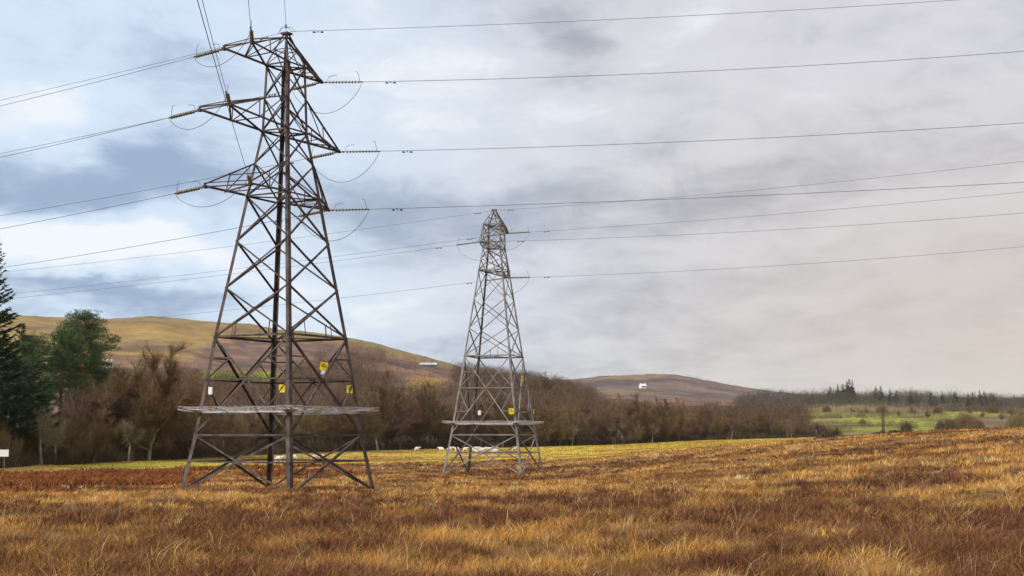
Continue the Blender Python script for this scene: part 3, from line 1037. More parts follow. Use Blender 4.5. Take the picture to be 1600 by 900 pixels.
def wire(P0, d, m, c, length, r, label, cat, group, damper=6.0, start=2.55, n=48):
    d = dirv(d)
    mb = MB()
    pts = []
    for k in range(n + 1):
        s = start + (length - start) * (k / n) ** 1.35
        pts.append(P0 + d * s + Vector((0, 0, m * s + c * s * s)))
    o0 = pts[0].copy()
    mb.tube([p - o0 for p in pts], r, 6)
    o = mb.build('power_line' if cat == 'power line' else 'earth_wire', M['cable'], None, True)
    o.location = o0
    tag(o, label, cat, group)
    if damper:
        s = damper
        p = d * (s - start) + Vector((0, 0, m * (s - start) + c * (s * s - start * start)))
        mb = MB()
        z = Vector((0, 0, -.09))
        mb.tube([p, p + z], .03, 5)
        mb.tube([p + z - d * .24, p + z + d * .24], .012, 4)
        for q in (-1, 1):
            mb.lathe(p + z + d * q * .16, d * q, [(0, .03), (.03, .055), (.15, .05), (.17, .02)], 8)
        mb.build('vibration_damper', M['fitting'], o)
    return o


def insulator(tip, d, m, label, group, L=2.0, link=.42, discs=10, rd=.112, horn=1.0):
    """string of glass discs from the arm tip along the line, with its arcing horns"""
    ax = (dirv(d) + Vector((0, 0, m))).normalized()
    root = empty('insulator_string', tip)
    tag(root, label, 'insulator', group)
    Z = Vector((0, 0, 1))
    mb = MB()
    mb.tube([ax * 0, ax * link], .028, 6); mb.lathe(ax * (link * .5), ax, [(0, .03), (.03, .06), (.12, .06), (.15, .03)], 8)
    mb.build('coupling', M['fitting'], root)
    mb = MB()
    mb.tube([ax * (link + L), ax * (link + L + .16)], .04, 6)
    mb.build('coupling', M['fitting'], root)
    mb = MB()
    st = L / discs
    for k in range(discs):
        p = ax * (link + st * (k + .15))
        mb.lathe(p, ax, [(0, .04), (st * .30, .05), (st * .40, rd), (st * .50, rd * .9), (st * .55, .05), (st * .65, .03), (st * .99, .028)], 12)
    mb.build('insulator_disc_stack', M['glass_disc'], root, True)
    mb = MB()
    s = ax * (link + L)
    mb.tube([s, s + Z * .18 - ax * .05, s + Z * .42 - ax * .10, s + Z * .62 * horn - ax * .16, s + Z * .66 * horn - ax * .30], .014, 5)
    mb.build('arcing_horn', M['fitting'], root)
    mb = MB()
    s = ax * link
    mb.tube([s, s + Z * .16 - ax * .02, s + Z * .34 + ax * .06, s + Z * .42 * horn + ax * .28, s + Z * .44 * horn + ax * .55], .014, 5)
    mb.build('arcing_horn', M['fitting'], root)
    return tip + ax * (link + L + .14)


def jumper(p, q, sag, label, group):
    o0 = p.copy()
    mb = MB()
    pts = []
    for k in range(25):
        t = k / 24
        z = -sag * (1 - (2 * t - 1) ** 2) ** .8
        pts.append(p.lerp(q, t) + Vector((0, 0, z)) - o0)
    mb.tube(pts, .016, 6)
    o = mb.build('jumper_cable', M['cable'], None, True)
    o.location = o0
    tag(o, label, 'cable', group)


LR, LL = (.999, -.04), (-.8, .6)
nw = lambda p: N.world(p)
names = ['top', 'middle', 'bottom']
rp = [(.0021, .00077), (.0090, .00061), (.0194, .00035)]
rl = [(-.0258, .00038), (-.0353, .00045), (-.0508, .00050)]
al = [(-.0193, .00030), (-.0329, .00050), (-.0449, .00050)]
kk = [(.16, -.055), (.145, -.045), (.14, -.045)]
GI = 'glass insulator strings on the near pylon'
GW = 'power lines strung from the near pylon'
for i, nm in enumerate(names):
    a = insulator(nw(nt[i]), LR, rp[i][0], 'insulator string pointing right from the %s right crossarm of the near pylon' % nm, GI)
    b = insulator(nw(nt[i]), LL, rl[i][0], 'insulator string pointing left from the %s right crossarm, seen through the near pylon' % nm, GI)
    jumper(a, b, 1.75, 'looped jumper cable hanging under the %s right crossarm of the near pylon' % nm, 'jumper loops on the near pylon')
    wire(nw(nt[i]), LR, *rp[i], 210, .0155, 'line running right from the %s right crossarm of the near pylon' % nm, 'power line', GW, 4.3)
    wire(nw(nt[i]), LL, *rl[i], 230, .0155, 'line running left from the %s right crossarm, passing behind the near pylon' % nm, 'power line', GW, 4.3)
    a = insulator(nw(nA[i]), LL, al[i][0], 'insulator string pointing left from the %s left crossarm tip of the near pylon' % nm, GI)
    dk = (math.sin(kk[i][0]), -math.cos(kk[i][0]))
    b = insulator(nw(nB[i]), dk, kk[i][1] + .02, 'foreshortened insulator string on the %s left crossarm, its line going overhead' % nm, GI)
    jumper(a, b, 1.15, 'looped jumper cable hanging under the %s left crossarm of the near pylon' % nm, 'jumper loops on the near pylon')
    wire(nw(nA[i]), LL, *al[i], 230, .0155, 'line running left from the %s left crossarm tip of the near pylon' % nm, 'power line', GW, 0)
    wire(nw(nB[i]), dk, kk[i][1], .0003, 190, .015, 'steep line going up overhead from the %s left crossarm of the near pylon' % nm, 'power line', GW, 3.6)
pk = nw(N.P(0, 0, 1.008))
GE = 'earth wires at the pylon peaks'
wire(pk, LR, .0163, .00051, 210, .013, 'thin earth wire running right from the peak of the near pylon', 'earth wire', GE, 1.9, .2)
wire(pk, LL, -.0080, .00022, 230, .013, 'thin earth wire running left from the peak of the near pylon', 'earth wire', GE, 1.9, .2)
wire(pk, (math.sin(.14), -math.cos(.14)), -.035, .0003, 190, .012, 'thin earth wire going straight up overhead from the near peak', 'earth wire', GE, 1.6, .2)
# bonding loops on the peak
mb = MB()
for s in (-1, 1):
    for q in (N.a, N.b):
        mb.tube([q * (s * .62 * math.cos(t)) + Vector((0, 0, .08 + .42 * math.sin(t))) for t in np.linspace(0, math.pi / 2, 7)], .014, 5)
o = mb.build('peak_bond_wire', M['cable'], near, True); o.location = N.P(0, 0, 1.0)

FR, FL = (.888, -.459), (-.902, .431)
fr = [(-.0124, .00037), (-.0427, .00053), (-.0277, .00060)]
fl = [(-.0659, .00023), (-.0654, .00024), (-.0682, .00030)]
where = ['top right', 'left', 'lower right']
for i, nm in enumerate(where):
    p = FP.world(ft[i])
    a = insulator(p, FR, fr[i][0], 'insulator string pointing right from the %s crossarm of the far pylon' % nm, 'insulator strings on the far pylon', 2.2, .3, 14, .10, 1.0)
    b = insulator(p, FL, fl[i][0], 'insulator string pointing left from the %s crossarm of the far pylon' % nm, 'insulator strings on the far pylon', 2.2, .3, 14, .10, 1.0)
    jumper(a, b, 1.7, 'looped jumper cable under the %s crossarm of the far pylon' % nm, 'jumper loops on the far pylon')
    wire(p, FR, *fr[i], 200, .0155, 'line running right from the %s crossarm of the far pylon' % nm, 'power line', 'power lines strung from the far pylon', 4.6, 2.65)
    wire(p, FL, *fl[i], 200, .0155, 'line running left from the %s crossarm of the far pylon' % nm, 'power line', 'power lines strung from the far pylon', 4.6, 2.65)
p = FP.world(FP.P(0, 0, 1.0))
wire(p, FR, -.0169, .00053, 200, .0155, 'thin earth wire running right from the peak of the far pylon', 'earth wire', GE, 1.9, .2)
wire(p, FL, -.0646, .00028, 200, .0155, 'thin earth wire running left from the peak of the far pylon', 'earth wire', GE, 1.9, .2)


# ------------------------------------------------------------------ signs on the pylons
def plate(name, c, w, h, rz, mat, label, group, symbol=True, tilt=0.0, lower=None):
    root = empty(name, c, rz)
    root.rotation_euler = (0, tilt, rz)
    tag(root, label, 'sign', group)
    mb = MB()
    # rounded plate
    pts = []
    rad = min(w, h) * .12
    for (sx, sz, a0) in ((1, 1, 0), (-1, 1, 90), (-1, -1, 180), (1, -1, 270)):
        for k in range(4):
            a = math.radians(a0 + 30 * k)
            pts.append((sx * (w / 2 - rad) + rad * math.cos(a), sz * (h / 2 - rad) + rad * math.sin(a)))
    n = len(pts)
    for y in (-.006, .006):
        for x, z in pts: mb.v.append(Vector((x, y, z)))
    mb.f.append(tuple(range(n))); mb.f.append(tuple(range(2 * n - 1, n - 1, -1)))
    for k in range(n): mb.f.append((k, n + k, n + (k + 1) % n, (k + 1) % n))
    mb.build('plate', mat, root)
    if symbol:
        mb = MB()
        s = min(w, h) * .33
        cz = h * .10
        def tri(k):
            return [(0, cz + s * k), (-s * .92 * k, cz - s * .62 * k), (s * .92 * k, cz - s * .62 * k)]
        o_, i_ = tri(1.0), tri(.72)
        for (x, z) in o_ + i_: mb.v.append(Vector((x, -.011, z + (0 if (x, z) in o_ else 0))))
        for k in range(3): mb.f.append((k, (k + 1) % 3, 3 + (k + 1) % 3, 3 + k))
        bolt = [(.05, .50), (-.16, .02), (.0, .04), (-.06, -.42), (.18, .12), (.02, .10)]
        b = len(mb.v)
        for (x, z) in bolt: mb.v.append(Vector((x * s * .8, -.0115, cz + z * s * .8)))
        mb.f.append(tuple(range(b, b + 6)))
        mb.build('warning_symbol', M['black'], root)
    if lower:
        mb = MB()
        mb.box((0, 0, -h / 2 - lower / 2 - .02), (w * .55, .012, lower))
        mb.build('number_plate', M['sign_white'], root)
    return root


GS = 'yellow danger signs on the pylons'
plate('danger_sign', unproj(506, 572, 83.2), .46, .46, .3, M['sign_yellow'], 'largest yellow danger sign with a white number plate below it, high on the near pylon', GS, True, .10, .24)
plate('danger_sign', unproj(440.5, 607, 83.6), .36, .46, -.1, M['sign_yellow'], 'yellow danger sign beside the dark back leg of the near pylon', GS)
plate('danger_sign', unproj(546.5, 608, 84.6), .36, .46, .1, M['sign_yellow'], 'yellow danger sign beside the outer right leg of the near pylon', GS)
plate('number_sign', unproj(328.5, 610.5, 81.6), .24, .42, -.1, M['sign_white'], 'small white plate beside the outer left leg of the near pylon', 'white plates on the pylons', False)
plate('danger_sign', unproj(799, 642.5, 142.4), .52, .60, .2, M['sign_yellow'], 'yellow danger sign beside the thick front leg of the far pylon', GS)
plate('danger_sign', unproj(816, 592, 146.5), .42, .60, 1.0, M['sign_yellow'], 'yellow danger sign turned partly edge on, high on the far pylon', GS)
plate('danger_sign', unproj(834, 643, 147.6), .22, .50, 1.1, M['sign_yellow'], 'narrow looking yellow danger sign on the right leg of the far pylon', GS)
plate('number_sign', unproj(749, 645, 144.0), .30, .46, 0, M['sign_white'], 'small white plate inside the far pylon', 'white plates on the pylons', False)


# ------------------------------------------------------------------ trees
def slivers(P, D, L, W, rs):
    """thin twig faces: base points P, directions D, lengths L, widths W"""
    n = len(P)
    a = np.cross(D, rs.normal(0, 1, (n, 3)))
    a /= np.maximum(np.linalg.norm(a, axis=1, keepdims=True), 1e-6)
    a *= (np.asarray(W) / 2).reshape(-1, 1) if hasattr(W, '__len__') else W / 2
    V = np.empty((n, 3, 3), np.float32)
    V[:, 0] = P - a; V[:, 1] = P + a; V[:, 2] = P + D * np.asarray(L).reshape(-1, 1)
    return V.reshape(-1, 3), np.arange(n)[:, None] * 3 + np.array([[0, 1, 2]])


def unit(v):
    return v / np.maximum(np.linalg.norm(v, axis=-1, keepdims=True), 1e-6)


def grow(rs, p, d, L, n, curve, up):
    pts = [np.array(p, float)]
    d = np.array(d, float)
    for k in range(n):
        d = d + rs.normal(0, curve, 3) + np.array([0, 0, up])
        d /= np.linalg.norm(d)
        pts.append(pts[-1] + d * L / n)
    return pts


def bare_tree(seed, H=15.0, W=11.0, ntw=2600, mat='twig', bark='bark', fork=.22, name='bare_tree', twl=1.0, tw=.036):
    rs = np.random.default_rng(seed)
    ntw = int(ntw * 1.7)
    root = empty(name)
    mb = MB()
    th = H * fork * rs.uniform(.85, 1.15)
    r0 = H * .017
    tr = grow(rs, (0, 0, -.3), (rs.normal(0, .05), rs.normal(0, .05), 1), th, 4, .06, .05)
    mb.tube(tr, [r0 * 1.5, r0 * 1.1, r0, r0 * .95, r0 * .9], 7)
    segs = []
    nl = int(rs.integers(10, 13))
    # a leader continues up, the limbs leave at different heights
    for k in range(nl):
        az = k * 2.4 + rs.normal(0, .3)
        up = (.25, 2.2, .7, 1.5, .45, 1.1, 3.0, .6, 1.8, .9, .35, 1.3, .8)[k] * rs.uniform(.85, 1.15) if k else 4.0
        d = np.array([math.cos(az), math.sin(az), up]); d /= np.linalg.norm(d)
        st = tr[-1] if k < 3 else tr[-1] + (np.array([0, 0, 1]) * H * rs.uniform(-.06, .12))
        # length so the limb reaches the crown's outline
        hw, hh = W / 2, (H - th) * .90
        L = (.95 if k else .78) / math.sqrt((math.hypot(d[0], d[1]) / hw) ** 2 + (d[2] / hh) ** 2) * rs.uniform(.88, 1.04)
        pts = grow(rs, st, d, L, 7, .09, .03)
        rr = [r0 * .62 * (1 - .85 * i / 7) for i in range(8)]
        mb.tube(pts, rr, 5)
        for i in range(2, 8):
            for q in range(int(rs.integers(1, 4))):
                t = rs.uniform(0, 1)
                b = pts[i - 1] * (1 - t) + pts[i] * t
                dd = unit(pts[i] - pts[i - 1]) * .8 + rs.normal(0, .75, 3) + np.array([0, 0, .12])
                dd /= np.linalg.norm(dd)
                l2 = H * .155 * rs.uniform(.6, 1.25) * (1.1 - .05 * i)
                sp = grow(rs, b, dd, l2, 4, .16, .05)
                mb.tube(sp, [r0 * .22, r0 * .17, r0 * .12, r0 * .08, r0 * .04], 4, False)
                segs += [(sp[j], sp[j + 1]) for j in range(4)]
        segs += [(pts[j], pts[j + 1]) for j in range(3, 7)]
    trunk = mb.build('trunk', M[bark], root)
    A = np.array([s[0] for s in segs]); B = np.array([s[1] for s in segs])
    k = rs.integers(0, len(A), ntw)
    t = rs.uniform(0, 1, (ntw, 1))
    P = A[k] * (1 - t) + B[k] * t
    cen = np.array([0, 0, H * .45])
    D = unit(unit(B[k] - A[k]) * .6 + unit(P - cen) * .5 + rs.normal(0, .55, (ntw, 3)) + np.array([0, 0, .25]))
    Lm = rs.uniform(.5, 1.5, ntw) * H / 15 * twl
    V1, F1 = slivers(P, D, Lm, tw, rs)
    P2 = np.repeat(P, 3, 0) + np.repeat(D, 3, 0) * (np.repeat(Lm, 3) * rs.uniform(.2, .95, ntw * 3))[:, None]
    D2 = unit(np.repeat(D, 3, 0) + rs.normal(0, .6, (ntw * 3, 3)) + np.array([0, 0, .1]))
    V2, F2 = slivers(P2, D2, rs.uniform(.3, .8, ntw * 3) * H / 15 * twl, tw * .8, rs)
    crown = np_mesh('crown', np.vstack([V1, V2]), [np.vstack([F1, F2 + len(V1)])], M[mat], root)
    return root, [trunk, crown]


def spruce_tree(seed, H=26.0, W=10.0, sparse_top=.35, zb=.27, name='spruce_tree'):
    rs = np.random.default_rng(seed)
    root = empty(name)
    mb = MB()
    mb.tube([(0, 0, -.3), (0.1, 0, H * .3), (0, .1, H * .7), (0, 0, H)], [.42, .32, .16, .03], 8)
    Ps, Ds, Ls, Ws = [], [], [], []
    z = H * zb
    while z < H * .985:
        f = z / H
        L = W / 2 * (1 - f) ** .75 * 1.05 if f > .2 else W / 2 * (.72 + f * .8)
        L = max(L, .35)
        nb = 7 if f < .7 else 5
        for k in range(nb):
            az = rs.uniform(0, 2 * math.pi)
            l = L * rs.uniform(.65, 1.12)
            d = np.array([math.cos(az), math.sin(az), -.05 - .25 * (1 - f)])
            pts = [np.array([0, 0, z + rs.normal(0, .15)])]
            n = 6
            for j in range(n):
                d[2] += .10 + .06 * f
                pts.append(pts[-1] + unit(d) * l / n)
            mb.tube(pts, [.05 * (1 - j / (n + .5)) + .008 for j in range(n + 1)], 3, False)
            m = int((46 if f < sparse_top + .3 else 22) * max(l, 1) / 2.0)
            t = rs.uniform(.12, 1, m) ** .8 * n
            i = np.minimum(t.astype(int), n - 1); ff = (t - i)[:, None]
            PP = np.array(pts)
            P = PP[i] * (1 - ff) + PP[i + 1] * ff
            side = np.array([-math.sin(az), math.cos(az), 0])
            D = unit(unit(PP[i + 1] - PP[i]) * .7 + side * rs.choice([-1, 1], m)[:, None] * rs.uniform(.2, 1, (m, 1)) + np.array([0, 0, -.55]) * rs.uniform(0, 1.4, (m, 1)) + rs.normal(0, .15, (m, 3)))
            Ps.append(P); Ds.append(D); Ls.append(rs.uniform(.35, .95, m) * (.6 + .5 * (1 - f))); Ws.append(rs.uniform(.10, .24, m))
        z += rs.uniform(.28, .5) * (1.0 + .5 * f)
    trunk = mb.build('trunk', M['bark'], root)
    V, Fc = slivers(np.concatenate(Ps), np.concatenate(Ds), np.concatenate(Ls), np.concatenate(Ws), rs)
    crown = np_mesh('crown', V, [Fc], M['spruce'], root)
    return root, [trunk, crown]


def pine_tree(seed, H=23.0, W=9.0, base=.42, name='pine_tree', nclump=115):
    rs = np.random.default_rng(seed)
    root = empty(name)
    mb = MB()
    tr = grow(rs, (0, 0, -.3), (0.02, 0.01, 1), H * .97, 8, .025, .02)
    mb.tube(tr, [.30 - .028 * i for i in range(9)], 8)
    TR = np.array(tr)
    Ps, Ds, Ls, Ws = [], [], [], []
    for k in range(nclump):
        f = base + (1 - base) * rs.uniform(0, 1) ** .85
        fi = f * 8; i = min(int(fi), 7)
        p0 = TR[i] * (1 - fi + i) + TR[i + 1] * (fi - i)
        az = rs.uniform(0, 2 * math.pi)
        g = (f - base) / (1 - base)
        prof = math.sin(math.pi * min(1, .22 + .78 * g)) ** .6 if g < .96 else .35
        l = W / 2 * max(prof, .25) * rs.uniform(.35, 1.05)
        d = np.array([math.cos(az), math.sin(az), rs.uniform(.05, .6)])
        pts = grow(rs, p0, unit(d), l, 4, .12, .04)
        mb.tube(pts, [.07, .055, .04, .03, .015], 4, False)
        c = pts[-1]
        m = 135
        q = rs.normal(0, 1, (m, 3)); q = unit(q) * (rs.uniform(.25, 1, (m, 1)) ** .5) * np.array([1.25, 1.25, .42]) * rs.uniform(.75, 1.25)
        P = c + q
        D = unit(q * np.array([.8, .8, .8]) + rs.normal(0, .35, (m, 3)) + np.array([0, 0, .55]))
        Ps.append(P); Ds.append(D); Ls.append(rs.uniform(.22, .48, m)); Ws.append(rs.uniform(.05, .11, m))
    trunk = mb.build('trunk', M['bark_pine'], root)
    V, Fc = slivers(np.concatenate(Ps), np.concatenate(Ds), np.concatenate(Ls), np.concatenate(Ws), rs)
    crown = np_mesh('crown', V, [Fc], M['pine'], root)
    return root, [trunk, crown]


H_U = [-300, 0, 90, 130, 180, 235, 300, 340, 400, 450, 500, 560, 640, 700, 760, 850, 900, 960, 1000, 1050, 1100, 1150, 1200, 1250, 1300, 1360]
H_M = [10, 9, 9.5, 10.5, 15.5, 18.5, 18.0, 13.0, 9.5, 10.5, 13, 15.5, 16.5, 15, 14, 12.0, 12.5, 13, 13.5, 12.5, 11, 9, 7.5, 5.5, 3.6, 3.0]

# the kinds: each first one is itself used as a tree of the wood
kinds = []
kinds.append((*bare_tree(11, 15, 12, 2600, 'twig', 'bark'), 15))
kinds.append((*bare_tree(12, 15, 10, 2400, 'twig_purple', 'bark'), 15))
kinds.append((*bare_tree(13, 15, 11, 2600, 'twig', 'bark', .16), 15))
kinds.append((*bare_tree(14, 15, 9, 2300, 'twig_purple', 'bark_pale', .30), 15))
kinds.append((*bare_tree(15, 15, 13, 2800, 'twig', 'bark', .12), 15))
used = set()


def place_kind(k, x, y, H, rz, label, group, cat='tree', sw=1.0):
    root, parts, H0 = kinds[k]
    s = H / H0
    z = hz(x, y) - .1
    if k not in used:
        used.add(k)
        r = root
        r.location = (x, y, z); r.rotation_euler = (0, 0, rz); r.scale = (s * sw, s * sw, s)
    else:
        r = copy_thing(root, parts, (x, y, z), rz, (s * sw, s * sw, s))
    tag(r, label, cat, group)
    return r


def at_u(u, r):
    t = PX(u); y = r / math.sqrt(1 + t * t)
    return t * y, y


# trees of the wood edge that can be told apart
def named(k, u, dr, H, label, group='bare trees along the edge of the wood', sw=1.0, rz=None):
    r = float(np.interp(u, U_T, R_TREE)) + dr
    x, y = at_u(u, r)
    return place_kind(k, x, y, H, R1.uniform(0, 6.28) if rz is None else rz, label, group, sw=sw)


kinds.append((*bare_tree(31, 15, 13.5, 6500, 'twig', 'bark_pale', .13), 15))       # 5 the big spreading one
kinds.append((*bare_tree(32, 15, 6.0, 900, 'twig_pale', 'bark_pale', .35, 'birch_tree', .8), 15))      # 6 slim pale birch
named(5, 236, 1, 18.2, 'widest bare tree with a forked pale trunk, left of the near pylon')
named(6, 70, 0, 10.5, 'slim pale yellowish bare birch below the dark conifers', 'bare trees along the edge of the wood')
named(6, 92, 3, 8.5, 'short pale birch just right of the slimmer one below the pines', 'bare trees along the edge of the wood')
named(1, 625, 0, 14.5, 'dark purplish bare tree standing between the two pylons at the pasture edge')
named(4, 560, 2, 15.5, 'broad brown bare tree just right of the near pylon')
named(0, 655, 4, 13.0, 'rounded brown bare tree just left of the far pylon')
named(0, 868, 2, 11.0, 'round topped bare tree just right of the far pylon')
named(2, 905, 1, 9.5, 'low rounded bare tree, second right of the far pylon')
named(2, 1000, 3, 13.5, 'tallest bare tree of the wood edge right of the far pylon')
named(4, 1290, 0, 3.4, 'lowest bare bush ending the wood edge on the right')
named(3, 1235, 2, 6.0, 'low pale stemmed bare tree near the right end of the wood edge')
named(1, 292, 7, 18.6, 'tall purplish round crowned tree right of the big forked tree', sw=1.25)
named(4, 196, 9, 17.0, 'broad brown tree between the pines and the big forked tree', sw=1.1)
for u_, dr_, h_, lab in ((205, 1, 9.0, 'thin pale birch left of the big forked tree'), (300, -1, 8.0, 'thin pale birch right of the big forked tree, left of the near pylon'),
                      (592, -1, 9.5, 'thin pale birch just right of the near pylon'), (893, -1, 8.5, 'pale birch, the first right of the far pylon'), (1018, -1, 8.0, 'pale leaning birch under the tallest tree of the right wood'),
                      (960, -1, 7.0, 'short pale birch midway along the right wood edge')):
    named(6, u_, dr_, h_, lab)
# conifers at far left
sp, spp = spruce_tree(41, 27, 11.5)
x, y = at_u(-14, 176); sp.location = (x, y, hz(x, y)); tag(sp, 'tallest dark spruce cut by the left edge of the view', 'spruce', 'evergreen trees on the left')
sp2, spp2 = spruce_tree(42, 18, 12.0)
x, y = at_u(32, 190); sp2.location = (x, y, hz(x, y) - .3); tag(sp2, 'lower bushy dark spruce right of the tallest one', 'spruce', 'evergreen trees on the left')
x, y = at_u(4, 196)
s3 = copy_thing(sp2, spp2, (x, y, hz(x, y) - .3), 2.0, (.95, .95, .98)); tag(s3, 'dark spruce hidden partly behind the tallest one', 'spruce', 'evergreen trees on the left')
for (u_, r_, rz_, sc_, lab_) in ((56, 203, 3.3, (.86, .86, .80), 'smallest dark spruce, the rightmost of the spruces'), (18, 184, 4.6, (.80, .80, .84), 'dark spruce in front of the bushy one')):
    x, y = at_u(u_, r_)
    o_ = copy_thing(sp2, spp2, (x, y, hz(x, y) - .3), rz_, sc_); tag(o_, lab_, 'spruce', 'evergreen trees on the left')
pn, pnp = pine_tree(51, 22, 10.0)
x, y = at_u(128, 232); pn.location = (x, y, hz(x, y)); pn.scale = (1.0, 1.0, 1.06); tag(pn, 'tallest green pine of the group, a tuft at its top', 'pine', 'evergreen trees on the left')
pn2, pnp2 = pine_tree(52, 20, 8.0, .45)
x, y = at_u(96, 228); pn2.location = (x, y, hz(x, y)); tag(pn2, 'left pine of the group with a narrow crown on paired bare trunks', 'pine', 'evergreen trees on the left')
for (u, r, rz, sc, src, lab) in ((150, 240, 1.9, (1.05, 1.05, .98), 0, 'right pine of the group with the widest crown'),
                                 (112, 246, 3.0, (1.1, 1.1, .93), 1, 'pine in the middle behind the tallest pine'),
                                 (52, 224, 4.1, (1.0, 1.0, .93), 1, 'lighter green pine rising behind the bushy spruce'),
                                 (156, 236, .6, (.62, .62, .66), 0, 'short dark pine under the right pine of the group')):
    x, y = at_u(u, r)
    s_, p_ = (pn, pnp) if src == 0 else (pn2, pnp2)
    o = copy_thing(s_, p_, (x, y, hz(x, y)), rz, sc)
    tag(o, lab, 'pine', 'evergreen trees on the left')

zones = [(-200, 200, 'brown bare tree in the wood below and around the conifers', 'bare trees of the left wood'),
         (200, 560, 'brown bare tree in the wood behind the near pylon', 'bare trees of the wood behind the near pylon'),
         (560, 850, 'brown bare tree in the wood between and behind the pylons', 'bare trees of the wood between the pylons'),
         (850, 1400, 'brown bare tree in the wood right of the far pylon', 'bare trees of the right wood')]
count = 0
for row, dr in enumerate((2, 9, 17, 27, 40, 56)):
    u = -90.0 + row * 7
    while u < 1310:
        r = float(np.interp(u, U_T, R_TREE)) + dr + R1.uniform(-3, 3)
        if row == 0 and R1.random() < .45:
            u += 26; continue
        H = 1.08 * float(np.interp(u, H_U, H_M)) * (R1.uniform(.45, .80) if row == 0 else R1.uniform(.68, 1.10))
        if u < 60: H = min(H, 10)
        x, y = at_u(u, r)
        for z0, z1, lab, grp in zones:
            if z0 <= u < z1: break
        k = R1.choice([0, 1, 2, 3, 4, 0, 2])
        place_kind(k, x, y, H, R1.uniform(0, 6.28), lab, grp, sw=R1.uniform(.85, 1.2))
        count += 1
        u += (5.6 if row < 3 else 7.5) * H / 13 * F / r * R1.uniform(.75, 1.25) + 2
print('bare trees', count)


# undergrowth along the foot of the wood, and far woods that read as one mass
def brush(name, label, cat, px, py, hgt, wid, nper, L, W, cols, seed, dome=True, trunk=False, mat='scrub'):
    rs = np.random.default_rng(seed)
    T = len(px)
    pz = height(px, py)
    k = np.repeat(np.arange(T), nper)
    n = len(k)
    q = unit(rs.normal(0, 1, (n, 3))) * rs.uniform(.35, 1, (n, 1)) ** .5
    q[:, 2] = np.abs(q[:, 2])
    h = hgt[k][:, None]; w = wid[k][:, None]
    P = np.stack([px[k], py[k], pz[k]], 1) + q * np.hstack([w / 2, w / 2, h * .85]) + np.hstack([h * 0, h * 0, h * (.12 if dome else 0.0)])
    D = unit(q * np.array([1, 1, 1.0]) + rs.normal(0, .55, (n, 3)) + np.array([0, 0, .55]))
    V, Fc = slivers(P, D, L * h[:, 0] * rs.uniform(.6, 1.3, n), W * h[:, 0] * rs.uniform(.7, 1.3, n), rs)
    base = np.array(cols)[rs.integers(0, len(cols), T)]
    cc = base[k] * rs.uniform(.75, 1.25, (n, 1))
    cc = np.repeat(cc, 3, 0)
    if trunk:
        P = np.stack([px, py, pz - .5], 1)
        D = unit(np.stack([rs.normal(0, .05, T), rs.normal(0, .05, T), np.ones(T)], 1))
        V2, F2 = slivers(P, D, hgt * .8, .035 * hgt, rs)
        V = np.vstack([V, V2]); Fc = np.vstack([Fc, F2 + len(V) - len(V2)])
        cc = np.vstack([cc, np.repeat(np.tile([[.16, .13, .10]], (T, 1)), 3, 0)])
    o = np_mesh(name, V, [Fc], M[mat], col=np.clip(cc, .005, .9))
    tag(o, label, cat, kind='stuff')


n = 3000
u = rng.uniform(-140, 1300, n)
dr = 0.5 + 60 * rng.uniform(0, 1, n) ** 1.4
r = np.interp(u, U_T, R_TREE) + dr
t = (u - 800) / F; y = r / np.sqrt(1 + t * t); x = t * y
hh = rng.uniform(.6, 2.2, n)
nb_ = 1800
ub = rng.uniform(-140, 1290, nb_); rb = np.interp(ub, U_T, R_TREE) + rng.uniform(45, 230, nb_)
tb = (ub - 800) / F; yb = rb / np.sqrt(1 + tb * tb)
x = np.concatenate([x, tb * yb]); y = np.concatenate([y, yb]); u = np.concatenate([u, ub])
hh = np.concatenate([hh, rng.uniform(2.0, 4.5, nb_)])
n = n + nb_
hh = hh * np.interp(u, [1000, 1300], [1, .6])
brush('undergrowth', 'dark brambles and brushwood under the edge of the wood', 'undergrowth', x, y, hh, hh * 1.7, 110, .34, .028,
      [(0.085, 0.062, 0.040), (0.11, 0.075, 0.05), (0.06, 0.062, 0.028), (0.13, 0.085, 0.055)], 61, False)


def area(u0, u1, r0, r1, n, fn=None):
    u = rng.uniform(u0, u1, n); r = np.sqrt(rng.uniform(r0 ** 2, r1 ** 2, n))
    t = (u - 800) / F; y = r / np.sqrt(1 + t * t); x = t * y
    if fn is not None:
        k = fn(x, y, u, r); return x[k], y[k]
    return x, y


def hillwood(x, y, u, r):
    e = (height(x, y) - EYE) / r * F
    lim = np.interp(u, [150, 300, 430, 480, 560, 640, 700, 760, 800, 860, 900, 930, 960, 1250], [80, 90, 76, 104, 124, 112, 98, 106, 106, 108, 98, 50, 36, 26])
    wb = (fbm(x / 35, y / 35, 113, 3) - .5) * 130
    clear = (u + wb > 600) & (u + wb * .4 < 705) & (e + wb * .2 > 60)
    return (e < lim + (fbm(x / 40, y / 40, 111, 3) - .5) * 22) & (~clear | (rng.uniform(0, 1, len(x)) < .10))


x, y = area(140, 1260, 500, 1250, 9000, hillwood)
hh = rng.uniform(7, 12, len(x))
brush('hillside_wood', 'purplish brown leafless wood climbing the hillside behind the pylons', 'wood', x, y, hh, hh * .85, 85, .17, .010,
      [(0.100, 0.057, 0.040), (0.125, 0.070, 0.052), (0.092, 0.060, 0.036), (0.15, 0.105, 0.048)], 62, True, True)


def rightwood(x, y, u, r):
    return (fbm(x / 60, y / 60, 121, 3) > .30)


